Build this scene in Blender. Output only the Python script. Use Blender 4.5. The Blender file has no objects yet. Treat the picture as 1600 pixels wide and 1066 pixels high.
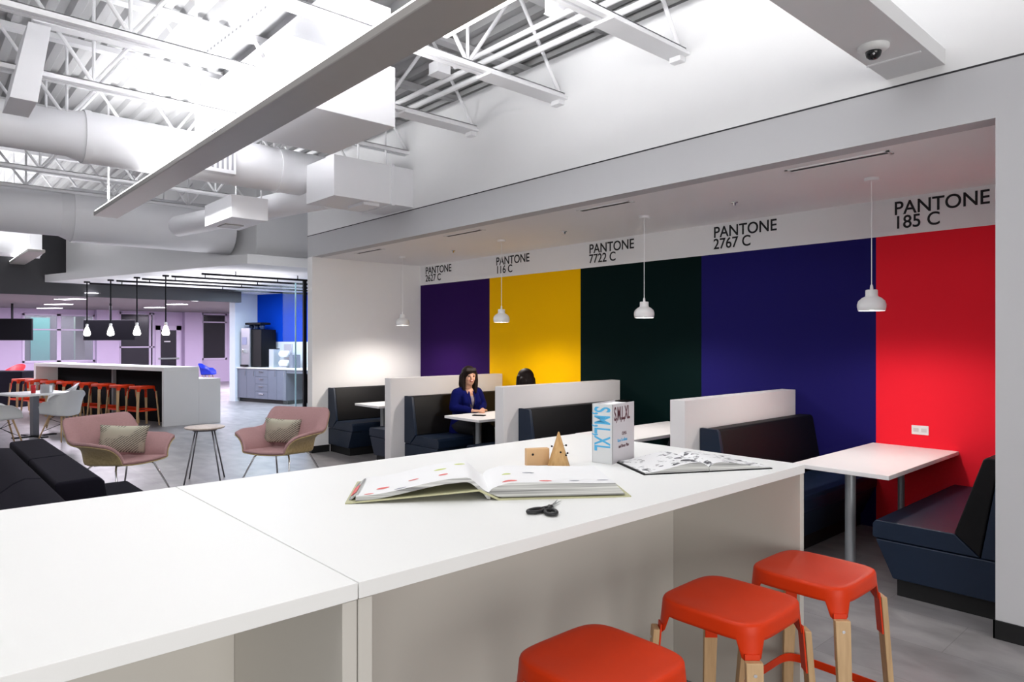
import bpy, bmesh, math, random
from mathutils import Vector, Matrix
random.seed(7)
PI = math.pi
sc = bpy.context.scene
col = sc.collection
# ------------------------------------------------------------------ camera
F, H, YAW = 1068.0, 1.62, math.radians(48.05)
CR = Vector((math.cos(YAW), math.sin(YAW), 0)); CW = Vector((-math.sin(YAW), math.cos(YAW), 0))
CP = Vector((0, 0, H))
cd = bpy.data.cameras.new('camera'); cam = bpy.data.objects.new('camera', cd); col.objects.link(cam)
cam.location = CP; cam.rotation_euler = (PI/2, 0, YAW)
cd.sensor_width = 36; cd.lens = 36*F/1600; cd.clip_start = .05; cd.clip_end = 200
sc.camera = cam
def ray(px, py): return CR*((px-800)/F) + CW + Vector((0, 0, (533-py)/F))
def at(px, py, d): return CP + ray(px, py)*d
def onz(px, py, z=0.0):
    r = ray(px, py); return CP + r*((z-H)/r.z)
# ------------------------------------------------------------------ world, exposure, large lights
sc.view_settings.view_transform = 'Standard'; sc.view_settings.look = 'None'
sc.view_settings.gamma = 1; sc.view_settings.use_curve_mapping = False
sc.view_settings.exposure = 0.52
w = bpy.data.worlds.new('world'); sc.world = w; w.use_nodes = True
w.node_tree.nodes['Background'].inputs[0].default_value = (.93, .96, 1, 1)
w.node_tree.nodes['Background'].inputs[1].default_value = 0.30
def area(name, loc, sx, sy, power, up=False, color=(1, 1, 1), rot=None, spread=None):
    l = bpy.data.lights.new(name, 'AREA'); l.shape = 'RECTANGLE'; l.size = sx; l.size_y = sy
    l.energy = power; l.color = color
    if spread: l.spread = spread
    o = bpy.data.objects.new(name, l); o.location = loc
    o.rotation_euler = rot if rot else ((PI, 0, 0) if up else (0, 0, 0)); col.objects.link(o); return o
area('beam_uplight', (-4.6, 1.99, 3.40), 10.4, .2, 170, rot=(2.60, 0, 0), spread=math.radians(128))
area('unseen_uplight_near', (-4.6, -2.2, 3.36), 10.2, .2, 40, True)  # added out-of-view uplight without a fixture, helps light counter and stools
area('beam_uplight_far', (-16.5, 1.0, 3.46), 8, .2, 100, True)
area('upper_wall_fill', (-10.4, 4.6, 2.3), 1.2, 2.5, 6, True)  # added upward fill that brightens the upper wall, no fixture here
area('counter_fill', (-2.4, -1.2, 4.4), 5, 2.0, 75, color=(1, .99, .96))  # added overhead fill for worktops and stools, not a fixture
area('lounge_fill', (-5.4, 2.5, 3.15), 8.0, .5, 34)  # added fill without a lamp body, lifts lounge, end wall and partition ends
area('side_fill', (6.5, -2.6, 1.9), 3, 8, 300, color=(1, .97, .93), rot=(0, PI/2, 0))  # added soft fill for faces turned to +x, no window built
area('kitchen_light', (-15.6, 6.4, 2.86), 3.2, .8, 160, color=(.70, .86, 1))
area('bar_soffit_fill', (-14.8, 4.9, 2.0), 4.5, 1.5, 48, True, color=(.97, .95, 1), spread=math.radians(120))  # added upward fill for the soffit underside, no lamp over the bar
for i, (lx, ly) in enumerate([(-22.5, -1), (-22.5, 4), (-22.5, 9)]):
    area('far_light', (lx, ly, 2.66), 4, 2.5, 420, color=(.93, .84, 1))
area('far_room_light', (-30, 3.5, 2.6), 2, 10, 190, color=(.80, .95, .95))
# ------------------------------------------------------------------ materials
MATS = {}
def mat(name, c, rough=.5, metal=0, spec=.5, coat=0, emit=None, es=0, noise=0, nscale=8, bump=0, trans=0, ior=1.45, alpha=1):
    if name in MATS: return MATS[name]
    m = bpy.data.materials.new(name); m.use_nodes = True; nt = m.node_tree
    b = nt.nodes['Principled BSDF']; I = b.inputs
    I['Base Color'].default_value = (*c, 1); I['Roughness'].default_value = rough; I['Metallic'].default_value = metal
    I['Specular IOR Level'].default_value = spec; I['Coat Weight'].default_value = coat; I['IOR'].default_value = ior
    if trans: I['Transmission Weight'].default_value = trans
    if alpha < 1: I['Alpha'].default_value = alpha
    if emit: I['Emission Color'].default_value = (*emit, 1); I['Emission Strength'].default_value = es
    if noise or bump:
        tc = nt.nodes.new('ShaderNodeTexCoord'); n = nt.nodes.new('ShaderNodeTexNoise')
        n.inputs['Scale'].default_value = nscale; n.inputs['Detail'].default_value = 4
        nt.links.new(tc.outputs['Object'], n.inputs['Vector'])
        if noise:
            r = nt.nodes.new('ShaderNodeMixRGB'); r.inputs[1].default_value = (*[x*(1-noise) for x in c], 1)
            r.inputs[2].default_value = (*[min(1, x*(1+noise)) for x in c], 1)
            nt.links.new(n.outputs['Fac'], r.inputs[0]); nt.links.new(r.outputs[0], I['Base Color'])
        if bump:
            bp = nt.nodes.new('ShaderNodeBump'); bp.inputs['Strength'].default_value = bump; bp.inputs['Distance'].default_value = .002
            nt.links.new(n.outputs['Fac'], bp.inputs['Height']); nt.links.new(bp.outputs[0], I['Normal'])
    MATS[name] = m; return m
wall_m = mat('wall_paint', (.74, .74, .75), .85, noise=.015, nscale=2)
jamb_m = mat('soffit_paint', (.86, .85, .86), .9, noise=.012, nscale=2)
deck_m = mat('deck_paint', (.52, .52, .53), .6, noise=.03, nscale=3)
steel_w = mat('white_steel_paint', (.84, .84, .86), .5, noise=.02)
duct_m = mat('duct_paint', (.83, .83, .86), .45, noise=.02, nscale=4)
dark_gap = mat('dark_gap', (.03, .03, .035), .8, noise=.1)
grey_paint = mat('grey_paint', (.26, .26, .27), .8, noise=.03)
black_base = mat('black_rubber', (.006, .006, .007), .55, noise=.1)
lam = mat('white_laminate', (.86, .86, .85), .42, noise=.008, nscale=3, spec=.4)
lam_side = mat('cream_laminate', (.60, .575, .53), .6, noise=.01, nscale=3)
tabletop = mat('table_laminate', (.84, .82, .83), .4, noise=.01)
navy = mat('navy_vinyl', (.004, .013, .034), .48, noise=.06, nscale=30, bump=.2)
blackv = mat('black_vinyl', (.0025, .0025, .0035), .55, spec=.3, noise=.08, nscale=30, bump=.2)
leg_grey = mat('grey_leg_metal', (.42, .44, .47), .35, .5, noise=.02)
red_m = mat('orange_red_steel', (.68, .040, .004), .42, noise=.03, spec=.28)
chrome = mat('chrome', (.75, .75, .77), .18, 1, noise=.02)
dmetal = mat('dark_chrome', (.25, .25, .27), .3, .9, noise=.03)
blackm = mat('black_metal', (.006, .006, .008), .5, 0, spec=.15, noise=.1)
pink = mat('pink_wool', (.42, .25, .255), .95, noise=.10, nscale=60, bump=.5, spec=.2)
plastic_w = mat('white_plastic', (.78, .79, .79), .35, noise=.01)
shade_w = mat('white_enamel', (.86, .86, .87), .35, noise=.01)
blackf = mat('charcoal_wool', (.009, .008, .014), .95, noise=.15, nscale=60, bump=.4, spec=.15)
bulb_m = mat('glowing_bulb', (1, 1, 1), .4, emit=(1, .95, .9), es=9)
lamp_m = mat('warm_lamp', (1, 1, 1), .4, emit=(1, .95, .9), es=14)
strip_m = mat('lit_diffuser', (1, 1, 1), .4, emit=(.95, .92, 1), es=5)
glow_m = mat('lit_lens', (1, 1, 1), .4, emit=(1, 1, 1), es=3)
glass = mat('clear_glass', (.75, .9, .92), .03, trans=1, ior=1.1)
darkglass = mat('dark_window_glass', (.035, .03, .04), .12, noise=.1, alpha=.72)
lilac = mat('lilac_wall_paint', (.50, .41, .58), .8, noise=.02)
lilac_f = mat('lilac_frame_paint', (.58, .50, .66), .5, noise=.02)
far_ceil = mat('far_ceiling_tile', (.20, .185, .195), .9, noise=.03)
blue_p = mat('bright_blue_paint', (.0, .045, .46), .8, spec=.1, noise=.03)
teal_p = mat('teal_paint', (.22, .50, .52), .7, noise=.03)
mauve_p = mat('mauve_paint', (.30, .24, .30), .7, noise=.03)
cab_m = mat('grey_cabinet_laminate', (.15, .16, .21), .5, noise=.06, nscale=5)
paper = mat('paper', (.84, .84, .85), .7, noise=.01)
paper_edge = mat('paper_edge', (.50, .50, .48), .8, noise=.2, nscale=90)
def edge_mat():
    m = bpy.data.materials.new('page_edge_layers'); m.use_nodes = True; nt = m.node_tree; b = nt.nodes['Principled BSDF']
    tc = nt.nodes.new('ShaderNodeTexCoord'); mp = nt.nodes.new('ShaderNodeMapping'); mp.inputs['Scale'].default_value = (1.5, 1.5, 170)
    n = nt.nodes.new('ShaderNodeTexNoise'); n.inputs['Scale'].default_value = 1; n.inputs['Detail'].default_value = 3
    r = nt.nodes.new('ShaderNodeValToRGB'); r.color_ramp.elements[0].position = .35; r.color_ramp.elements[1].position = .6
    r.color_ramp.elements[0].color = (.20, .20, .20, 1); r.color_ramp.elements[1].color = (.62, .62, .60, 1)
    L = nt.links.new; L(tc.outputs['Object'], mp.inputs[0]); L(mp.outputs[0], n.inputs['Vector']); L(n.outputs['Fac'], r.inputs[0]); L(r.outputs[0], b.inputs['Base Color'])
    b.inputs['Roughness'].default_value = .8; return m
paper_edge = edge_mat()
olive_cover = mat('olive_cover', (.50, .49, .30), .6, noise=.04)
tan = mat('beech_block', (.66, .42, .22), .6, noise=.07, nscale=14)
ink_blue = mat('blue_ink', (.08, .42, .72), .6, noise=.02)
ink_dark = mat('maroon_ink', (.09, .02, .03), .6, noise=.02)
ink_black = mat('black_ink', (.012, .012, .014), .7, noise=.02)
ink_red = mat('coral_ink', (.75, .16, .15), .7, noise=.05)
ink_lime = mat('lime_ink', (.62, .70, .20), .7, noise=.05)
ink_grey = mat('grey_ink', (.35, .36, .42), .7, noise=.1)
cover_silver = mat('silver_grey_cover', (.55, .53, .56), .45, noise=.03)
skin_m = mat('skin', (.62, .34, .23), .55, noise=.04, spec=.4)
hair_m = mat('dark_brown_hair', (.010, .005, .004), .6, spec=.2, noise=.3, nscale=40)
blazer_m = mat('royal_blue_cloth', (.002, .004, .075), .95, spec=.15, noise=.08, nscale=30)
top_m = mat('grey_blouse', (.26, .22, .25), .9, noise=.08, nscale=30)
trouser_m = mat('black_trousers', (.006, .006, .010), .9, noise=.1)
lip_m = mat('lips', (.50, .10, .09), .5, noise=.02)
teeth_m = mat('teeth', (.85, .83, .8), .4, noise=.02)
eye_m = mat('eye', (.02, .012, .01), .3, noise=.02)
royal = mat('royal_blue_plastic', (.01, .03, .42), .4, noise=.02)
redp = mat('red_plastic', (.70, .02, .03), .4, noise=.02)
def wood(name, c1, c2, sc_=(6, 6, 60), rough=.5, rot=False):
    m = bpy.data.materials.new(name); m.use_nodes = True; nt = m.node_tree; b = nt.nodes['Principled BSDF']
    tc = nt.nodes.new('ShaderNodeTexCoord'); mp = nt.nodes.new('ShaderNodeMapping'); n = nt.nodes.new('ShaderNodeTexNoise')
    mp.inputs['Scale'].default_value = sc_; n.inputs['Scale'].default_value = 3; n.inputs['Detail'].default_value = 6
    r = nt.nodes.new('ShaderNodeValToRGB'); r.color_ramp.elements[0].color = (*c1, 1); r.color_ramp.elements[1].color = (*c2, 1)
    r.color_ramp.elements[0].position = .35; r.color_ramp.elements[1].position = .65
    nt.links.new(tc.outputs['Object'], mp.inputs[0]); nt.links.new(mp.outputs[0], n.inputs['Vector'])
    nt.links.new(n.outputs['Fac'], r.inputs[0]); nt.links.new(r.outputs[0], b.inputs['Base Color'])
    b.inputs['Roughness'].default_value = rough; return m
beech = wood('beech_wood', (.50, .32, .16), (.60, .40, .21), (20, 20, 2))
ply = wood('plywood_veneer', (.40, .30, .14), (.52, .40, .21), (3, 14, 14))
cone_w = wood('cone_wood', (.50, .28, .10), (.62, .38, .16), (25, 25, 4))
def floor_mat():
    m = bpy.data.materials.new('concrete_look_tile'); m.use_nodes = True; nt = m.node_tree; b = nt.nodes['Principled BSDF']
    tc = nt.nodes.new('ShaderNodeTexCoord'); mp = nt.nodes.new('ShaderNodeMapping'); mp.inputs['Location'].default_value = (.23, .1, 0)
    br = nt.nodes.new('ShaderNodeTexBrick'); br.inputs['Scale'].default_value = 1; br.inputs['Brick Width'].default_value = .92
    br.inputs['Row Height'].default_value = .46; br.inputs['Mortar Size'].default_value = .0022; br.inputs['Mortar Smooth'].default_value = .2
    br.inputs['Color1'].default_value = (.225, .22, .225, 1); br.inputs['Color2'].default_value = (.29, .285, .285, 1); br.inputs['Mortar'].default_value = (.19, .185, .185, 1)
    n = nt.nodes.new('ShaderNodeTexNoise'); n.inputs['Scale'].default_value = 3.2; n.inputs['Detail'].default_value = 7; n.inputs['Distortion'].default_value = .4
    mp2 = nt.nodes.new('ShaderNodeMapping'); mp2.inputs['Scale'].default_value = (1, 1.7, 1)
    r = nt.nodes.new('ShaderNodeValToRGB'); r.color_ramp.elements[0].color = (.62, .60, .60, 1); r.color_ramp.elements[1].color = (1.25, 1.2, 1.22, 1)
    r.color_ramp.elements[0].position = .3; r.color_ramp.elements[1].position = .7
    mx = nt.nodes.new('ShaderNodeMixRGB'); mx.blend_type = 'MULTIPLY'; mx.inputs[0].default_value = .75
    L = nt.links.new
    L(tc.outputs['Object'], mp.inputs[0]); L(mp.outputs[0], br.inputs['Vector']); L(tc.outputs['Object'], mp2.inputs[0])
    L(mp2.outputs[0], n.inputs['Vector']); L(n.outputs['Fac'], r.inputs[0]); L(br.outputs['Color'], mx.inputs[1]); L(r.outputs[0], mx.inputs[2])
    L(mx.outputs[0], b.inputs['Base Color']); b.inputs['Roughness'].default_value = .38; b.inputs['Specular IOR Level'].default_value = .45
    return m
def pattern_mat():
    m = bpy.data.materials.new('woven_pattern_fabric'); m.use_nodes = True; nt = m.node_tree; b = nt.nodes['Principled BSDF']
    tc = nt.nodes.new('ShaderNodeTexCoord'); wv = nt.nodes.new('ShaderNodeTexWave'); wv.inputs['Scale'].default_value = 22
    wv.bands_direction = 'DIAGONAL'; wv.inputs['Distortion'].default_value = 1.5; wv.inputs['Detail Scale'].default_value = 2
    n = nt.nodes.new('ShaderNodeTexNoise'); n.inputs['Scale'].default_value = 5
    r = nt.nodes.new('ShaderNodeValToRGB'); r.color_ramp.elements[0].position = .28; r.color_ramp.elements[1].position = .36
    r.color_ramp.elements[0].color = (.10, .09, .08, 1); r.color_ramp.elements[1].color = (.52, .50, .40, 1)
    r2 = nt.nodes.new('ShaderNodeValToRGB'); r2.color_ramp.elements[0].position = .46; r2.color_ramp.elements[1].position = .52
    mx = nt.nodes.new('ShaderNodeMixRGB'); mx.inputs[1].default_value = (.50, .48, .38, 1)
    L = nt.links.new
    L(tc.outputs['Object'], wv.inputs['Vector']); L(tc.outputs['Object'], n.inputs['Vector']); L(wv.outputs['Fac'], r.inputs[0])
    L(n.outputs['Fac'], r2.inputs[0]); L(r2.outputs[0], mx.inputs[0]); L(r.outputs[0], mx.inputs[2]); L(mx.outputs[0], b.inputs['Base Color'])
    b.inputs['Roughness'].default_value = .9; return m
cushion_m = pattern_mat()
def print_mat(name, scale, lo, hi, dark):
    m = bpy.data.materials.new(name); m.use_nodes = True; nt = m.node_tree; b = nt.nodes['Principled BSDF']
    tc = nt.nodes.new('ShaderNodeTexCoord'); v = nt.nodes.new('ShaderNodeTexVoronoi'); v.inputs['Scale'].default_value = scale
    n = nt.nodes.new('ShaderNodeTexNoise'); n.inputs['Scale'].default_value = scale*1.3; n.inputs['Detail'].default_value = 6
    r = nt.nodes.new('ShaderNodeValToRGB'); r.color_ramp.elements[0].position = lo; r.color_ramp.elements[1].position = hi
    r.color_ramp.elements[0].color = (*dark, 1); r.color_ramp.elements[1].color = (.82, .82, .83, 1)
    mx = nt.nodes.new('ShaderNodeMixRGB'); mx.inputs[0].default_value = .55
    L = nt.links.new
    L(tc.outputs['Object'], v.inputs['Vector']); L(tc.outputs['Object'], n.inputs['Vector']); L(v.outputs['Color'], mx.inputs[1]); L(n.outputs['Color'], mx.inputs[2])
    L(mx.outputs[0], r.inputs[0]); L(r.outputs[0], b.inputs['Base Color']); b.inputs['Roughness'].default_value = .6; return m
comic_m = print_mat('comic_page', 34, .33, .42, (.05, .05, .06))

# ------------------------------------------------------------------ mesh helpers
class MB:
    def __init__(s): s.bm = bmesh.new(); s.mi = 0
    def _f(s, vs, mi=None):
        try: f = s.bm.faces.new(vs); f.material_index = s.mi if mi is None else mi; return f
        except ValueError: return None
    def box(s, a, b):
        x0, y0, z0 = a; x1, y1, z1 = b
        v = [s.bm.verts.new(p) for p in [(x0, y0, z0), (x1, y0, z0), (x1, y1, z0), (x0, y1, z0), (x0, y0, z1), (x1, y0, z1), (x1, y1, z1), (x0, y1, z1)]]
        for q in [(0, 3, 2, 1), (4, 5, 6, 7), (0, 1, 5, 4), (1, 2, 6, 5), (2, 3, 7, 6), (3, 0, 4, 7)]: s._f([v[i] for i in q])
        return s
    def cbox(s, c, d): return s.box([c[i]-d[i]/2 for i in range(3)], [c[i]+d[i]/2 for i in range(3)])
    def obox(s, o, ex, ey, lx, ly, z0, z1):       # oriented box: origin, two horizontal unit axes
        o = Vector(o); ex = Vector(ex); ey = Vector(ey); c = [o, o+ex*lx, o+ex*lx+ey*ly, o+ey*ly]
        return s.prism([(p.x, p.y) for p in c], z0, z1)
    def prism(s, pts, z0, z1):
        a = [s.bm.verts.new((x, y, z0)) for x, y in pts]; b = [s.bm.verts.new((x, y, z1)) for x, y in pts]
        s._f(a[::-1]); s._f(b); n = len(pts)
        for i in range(n): s._f([a[i], a[(i+1) % n], b[(i+1) % n], b[i]])
        return s
    def extr(s, pts, axis, t0, t1, caps=True):     # polygon of 3-vectors extruded along a vector
        ax = Vector(axis); a = [s.bm.verts.new(Vector(p)+ax*t0) for p in pts]; b = [s.bm.verts.new(Vector(p)+ax*t1) for p in pts]
        n = len(pts)
        if caps: s._f(a[::-1]); s._f(b)
        for i in range(n): s._f([a[i], a[(i+1) % n], b[(i+1) % n], b[i]])
        return s
    def tube(s, path, r, n=10, cap=True, radii=None, flat=None):
        path = [Vector(p) for p in path]; rings = []
        up = None
        for i, p in enumerate(path):
            t = (path[min(i+1, len(path)-1)]-path[max(i-1, 0)]).normalized()
            if up is None: up = Vector((0, 0, 1)) if abs(t.z) < .9 else Vector((1, 0, 0))
            u = (up-t*up.dot(t)).normalized(); w_ = t.cross(u); up = u
            rr = radii[i] if radii else r
            rings.append([s.bm.verts.new(p+(u*math.cos(2*PI*k/n)+w_*math.sin(2*PI*k/n))*rr) for k in range(n)])
        for a, b in zip(rings, rings[1:]):
            for k in range(n): s._f([a[k], a[(k+1) % n], b[(k+1) % n], b[k]])
        if cap: s._f(rings[0][::-1]); s._f(rings[-1])
        return s
    def lathe(s, prof, n=32, c=(0, 0, 0)):
        rings = []
        for r, z in prof:
            if r < 1e-5: rings.append([s.bm.verts.new((c[0], c[1], c[2]+z))])
            else: rings.append([s.bm.verts.new((c[0]+r*math.cos(2*PI*k/n), c[1]+r*math.sin(2*PI*k/n), c[2]+z)) for k in range(n)])
        for a, b in zip(rings, rings[1:]):
            for k in range(n):
                k2 = (k+1) % n
                q = [a[k % len(a)], a[k2 % len(a)], b[k2 % len(b)], b[k % len(b)]]
                u = []
                for v in q:
                    if v not in u: u.append(v)
                if len(u) > 2: s._f(u)
        return s
    def ball(s, c, r, n=16, m=10):
        r = (r, r, r) if not isinstance(r, (tuple, list)) else r
        k = bmesh.ops.create_uvsphere(s.bm, u_segments=n, v_segments=m, radius=1)['verts']
        for v in k: v.co = Vector((c[0]+v.co.x*r[0], c[1]+v.co.y*r[1], c[2]+v.co.z*r[2]))
        return s
    def grid(s, fn, nu, nv, mi=0):
        g = [[s.bm.verts.new(fn(i/nu, j/nv)) for j in range(nv+1)] for i in range(nu+1)]
        for i in range(nu):
            for j in range(nv): s._f([g[i][j], g[i+1][j], g[i+1][j+1], g[i][j+1]], mi)
        return s
    def build(s, name, m, parent=None, bevel=0, seg=2, smooth=False, mods=None, fix=True):
        if fix: bmesh.ops.recalc_face_normals(s.bm, faces=s.bm.faces)
        me = bpy.data.meshes.new(name); s.bm.to_mesh(me); s.bm.free()
        for x in (m if isinstance(m, (list, tuple)) else [m]): me.materials.append(x)
        o = bpy.data.objects.new(name, me); col.objects.link(o)
        if parent: o.parent = parent
        if smooth:
            for p in me.polygons: p.use_smooth = True
        if bevel:
            b = o.modifiers.new('b', 'BEVEL'); b.width = bevel; b.segments = seg; b.limit_method = 'ANGLE'; b.angle_limit = math.radians(35)
            if smooth is None or True:
                for p in me.polygons: p.use_smooth = True
                b.harden_normals = True
        return o
def auto(o, ang=35):
    for p in o.data.polygons: p.use_smooth = True
    o.data.set_sharp_from_angle(angle=math.radians(ang)); return o
def tag(o, label=None, cat=None, group=None, kind=None):
    if label: o['label'] = label
    if cat: o['category'] = cat
    if group: o['group'] = group
    if kind: o['kind'] = kind
    return o
def thing(name, label, cat, loc=(0, 0, 0), rz=0, group=None):
    o = bpy.data.objects.new(name, None); col.objects.link(o); o.location = loc; o.rotation_euler = (0, 0, rz)
    o.empty_display_size = .1
    return tag(o, label, cat, group)
def struct(o): o['kind'] = 'structure'; return o
KIDS = {}
def copy_tree(o, parent=None):
    c = o.copy(); col.objects.link(c)
    if parent: c.parent = parent
    for ch in [x for x in col.objects if x.parent == o]: copy_tree(ch, c)
    return c
def dup(root, loc, rz=0, label=None, group=None):
    c = copy_tree(root); c.location = loc; c.rotation_euler = (0, 0, rz)
    if label: c['label'] = label
    if group: c['group'] = group
    return c
def recolor(root, frm, to):
    for ch in [x for x in col.objects if x.parent == root]:
        if ch.type == 'MESH' and ch.data.materials and ch.data.materials[0] == frm:
            ch.data = ch.data.copy(); ch.data.materials[0] = to
        recolor(ch, frm, to)
def text(body, name, size, loc, rot, m, parent=None, ext=.001, align='LEFT', sx=1, weight=0):
    c = bpy.data.curves.new(name, 'FONT'); c.body = body; c.size = size; c.extrude = ext; c.align_x = align; c.offset = weight
    c.materials.append(m); o = bpy.data.objects.new(name, c); o.location = loc; o.rotation_euler = rot; o.scale = (sx, 1, 1); col.objects.link(o)
    me = bpy.data.meshes.new_from_object(o); me.name = name; n_ = bpy.data.objects.new(name, me); n_.location = loc; n_.rotation_euler = rot; n_.scale = (sx, 1, 1)
    bpy.data.objects.remove(o); col.objects.link(n_); o = n_
    if parent: o.parent = parent
    return o

# ================================================================== SETTING
YB, YW = 4.453, 6.33
XL, XR = -9.27, -1.01
ZS = 2.838
m = MB(); m.box((-36, -8, -.1), (6, 18, 0)); struct(m.build('floor', floor_mat()))
# corrugated roof deck, ribs along x
m = MB(); P, D = .2, .055; prof = []
y = -3.0
while y < 9.5:
    prof += [(y, 4.66), (y+.07, 4.66), (y+.10, 4.66+D), (y+.17, 4.66+D)]; y += P
bm = m.bm
a = [bm.verts.new((-26, y, z)) for y, z in prof]; b = [bm.verts.new((5, y, z)) for y, z in prof]
for i in range(len(prof)-1): bm.faces.new([a[i], b[i], b[i+1], a[i+1]])
struct(m.build('ceiling', deck_m, fix=False))
# booth alcove
def bulk():
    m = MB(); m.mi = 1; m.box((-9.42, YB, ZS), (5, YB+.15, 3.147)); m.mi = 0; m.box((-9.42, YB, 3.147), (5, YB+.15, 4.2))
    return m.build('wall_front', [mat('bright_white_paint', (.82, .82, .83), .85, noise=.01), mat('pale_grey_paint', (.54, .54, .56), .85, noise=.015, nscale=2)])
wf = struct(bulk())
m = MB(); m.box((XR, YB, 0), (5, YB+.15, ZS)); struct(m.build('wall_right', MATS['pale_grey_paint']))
m = MB(); m.box((XR, YB+.15, 0), (XR+.15, YW, ZS)); struct(m.build('wall_alcove_right', wall_m))
m = MB(); m.box((-9.42, YB, 0), (XL, YW+.1, ZS)); struct(m.build('wall_left', mat('end_wall_paint', (.88, .87, .87), .8, noise=.01)))
m = MB(); m.box((-9.42, YB+.15, ZS), (XR+.2, YW+.1, ZS+.1)); struct(m.build('ceiling_booth', jamb_m))
m = MB(); m.box((-9.42, YB-.003, 3.142), (5, YB+.001, 3.152)); struct(m.build('trim_1', dark_gap))
# painted wall
bands = [(-9.27, -7.524, (.026, .006, .080)), (-7.524, -5.765, (.93, .50, .0)), (-5.765, -4.041, (.0015, .009, .009)), (-4.041, -2.305, (.014, .011, .115)), (-2.305, -1.01, (.86, .018, .035))]
m = MB(); mats = [jamb_m]
m.mi = 0; m.box((XL-.15, YW+.002, 0), (XR+.15, YW+.15, ZS+.1))
for i, (x0, x1, c) in enumerate(bands):
    mats.append(mat('paint_band_%s' % ['purple', 'yellow', 'green', 'navy', 'red'][i], c, .62, noise=.03, nscale=1.5, spec=.06))
    m.mi = i+1; m.box((x0, YW, 0), (x1, YW+.002, 2.522))
m.mi = 0; m.box((XL, YW, 2.522), (XR, YW+.002, ZS))
wb = struct(m.build('wall_back', mats))
for i, code in enumerate(['2627 C', '116 C', '7722 C', '2767 C', '185 C']):
    x0 = bands[i][0]+.142
    o = text('PANTONE', 'lettering', .160, (x0, YW-.002, 2.695), (PI/2, 0, 0), ink_black, wb, sx=.93, weight=.0018)
    o = text(code, 'lettering', .152, (x0, YW-.002, 2.577), (PI/2, 0, 0), ink_black, wb, sx=.93, weight=.0018)
# faint horizontal batten joints on the painted wall are left to the paint; baseboards
m = MB(); m.box((XR-.008, YB-.012, 0), (5, YB, .10)); m.box((XR-.008, YB-.012, 0), (XR, YB+.15, .10)); struct(m.build('baseboard_right', black_base))
m = MB(); m.box((-9.43, YB-.012, 0), (XL+.008, YB, .10)); m.box((XL, YB-.012, 0), (XL+.012, 4.72, .10)); struct(m.build('baseboard_left', black_base))
# plenum behind the top of the bulkhead
m = MB(); m.box((-9.42, 6.6, 2.9), (5, 6.7, 4.75)); struct(m.build('wall_plenum', grey_paint))
m = MB(); m.box((-9.42, YB+.15, 4.1), (5, 6.6, 4.12)); struct(m.build('ceiling_plenum', grey_paint))
# long far side of the room block behind the alcove
m = MB(); m.box((-9.42, YW+.1, 0), (-9.27, 9, 4.7)); struct(m.build('wall_block', wall_m))
# upper wall behind the ducts at left (lit grey-white), over the bar soffit
E1 = Vector((.96, .28, 0)).normalized(); E2 = Vector((-.28, .96, 0)).normalized()
S0 = Vector((-11.3, 4.29, 0)); S1 = Vector((-17.84, 2.38, 0))
# bar soffit
m = MB(); m.prism([(S0.x, S0.y), (-11.3, 11), (-19.0, 11), (-19.0, 6.63), (-17.84, 6.63), (S1.x, S1.y)], 2.9, 3.06); struct(m.build('ceiling_soffit', wall_m))
m = MB(); m.prism([(S0.x-.25, S0.y+.25), (-11.55, 9), (-17.7, 9), (-17.7, 2.75)], 3.06, 4.7); struct(m.build('wall_upper', wall_m))
m = MB(); m.prism([(-17.85, -8), (-17.85, 6.62), (-18.0, 6.62), (-18.0, -8)], 2.62, 4.7); struct(m.build('wall_fascia', mat('charcoal_paint', (.05, .05, .055), .8, noise=.03)))
m = MB(); m.prism([(-36, -8), (-18.0, -8), (-18.0, 6.62), (-19.0, 6.9), (-19.0, 16), (-36, 16)], 2.72, 2.80); struct(m.build('ceiling_far', far_ceil))
# kitchen nook walls
K0 = Vector((-18.64, 6.79, 0))
KB = K0 + E2*.66
m = MB(); m.obox(K0-E1*.24-E2*.05, E1, E2, .24, .9, 0, 2.95); struct(m.build('wall_kitchen_left', mat('cool_white_paint', (.62, .66, .74), .8, noise=.02)))
m = MB(); m.obox(KB, E1, E2, 9.5, .1, 1.60, 2.95); struct(m.build('wall_kitchen_back', blue_p))
m = MB(); m.obox(KB-E2*.0, E1, E2, 9.5, .1, 0, 1.60); struct(m.build('wall_splashback', mat('white_splashback', (.70, .72, .76), .5, noise=.02)))
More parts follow.
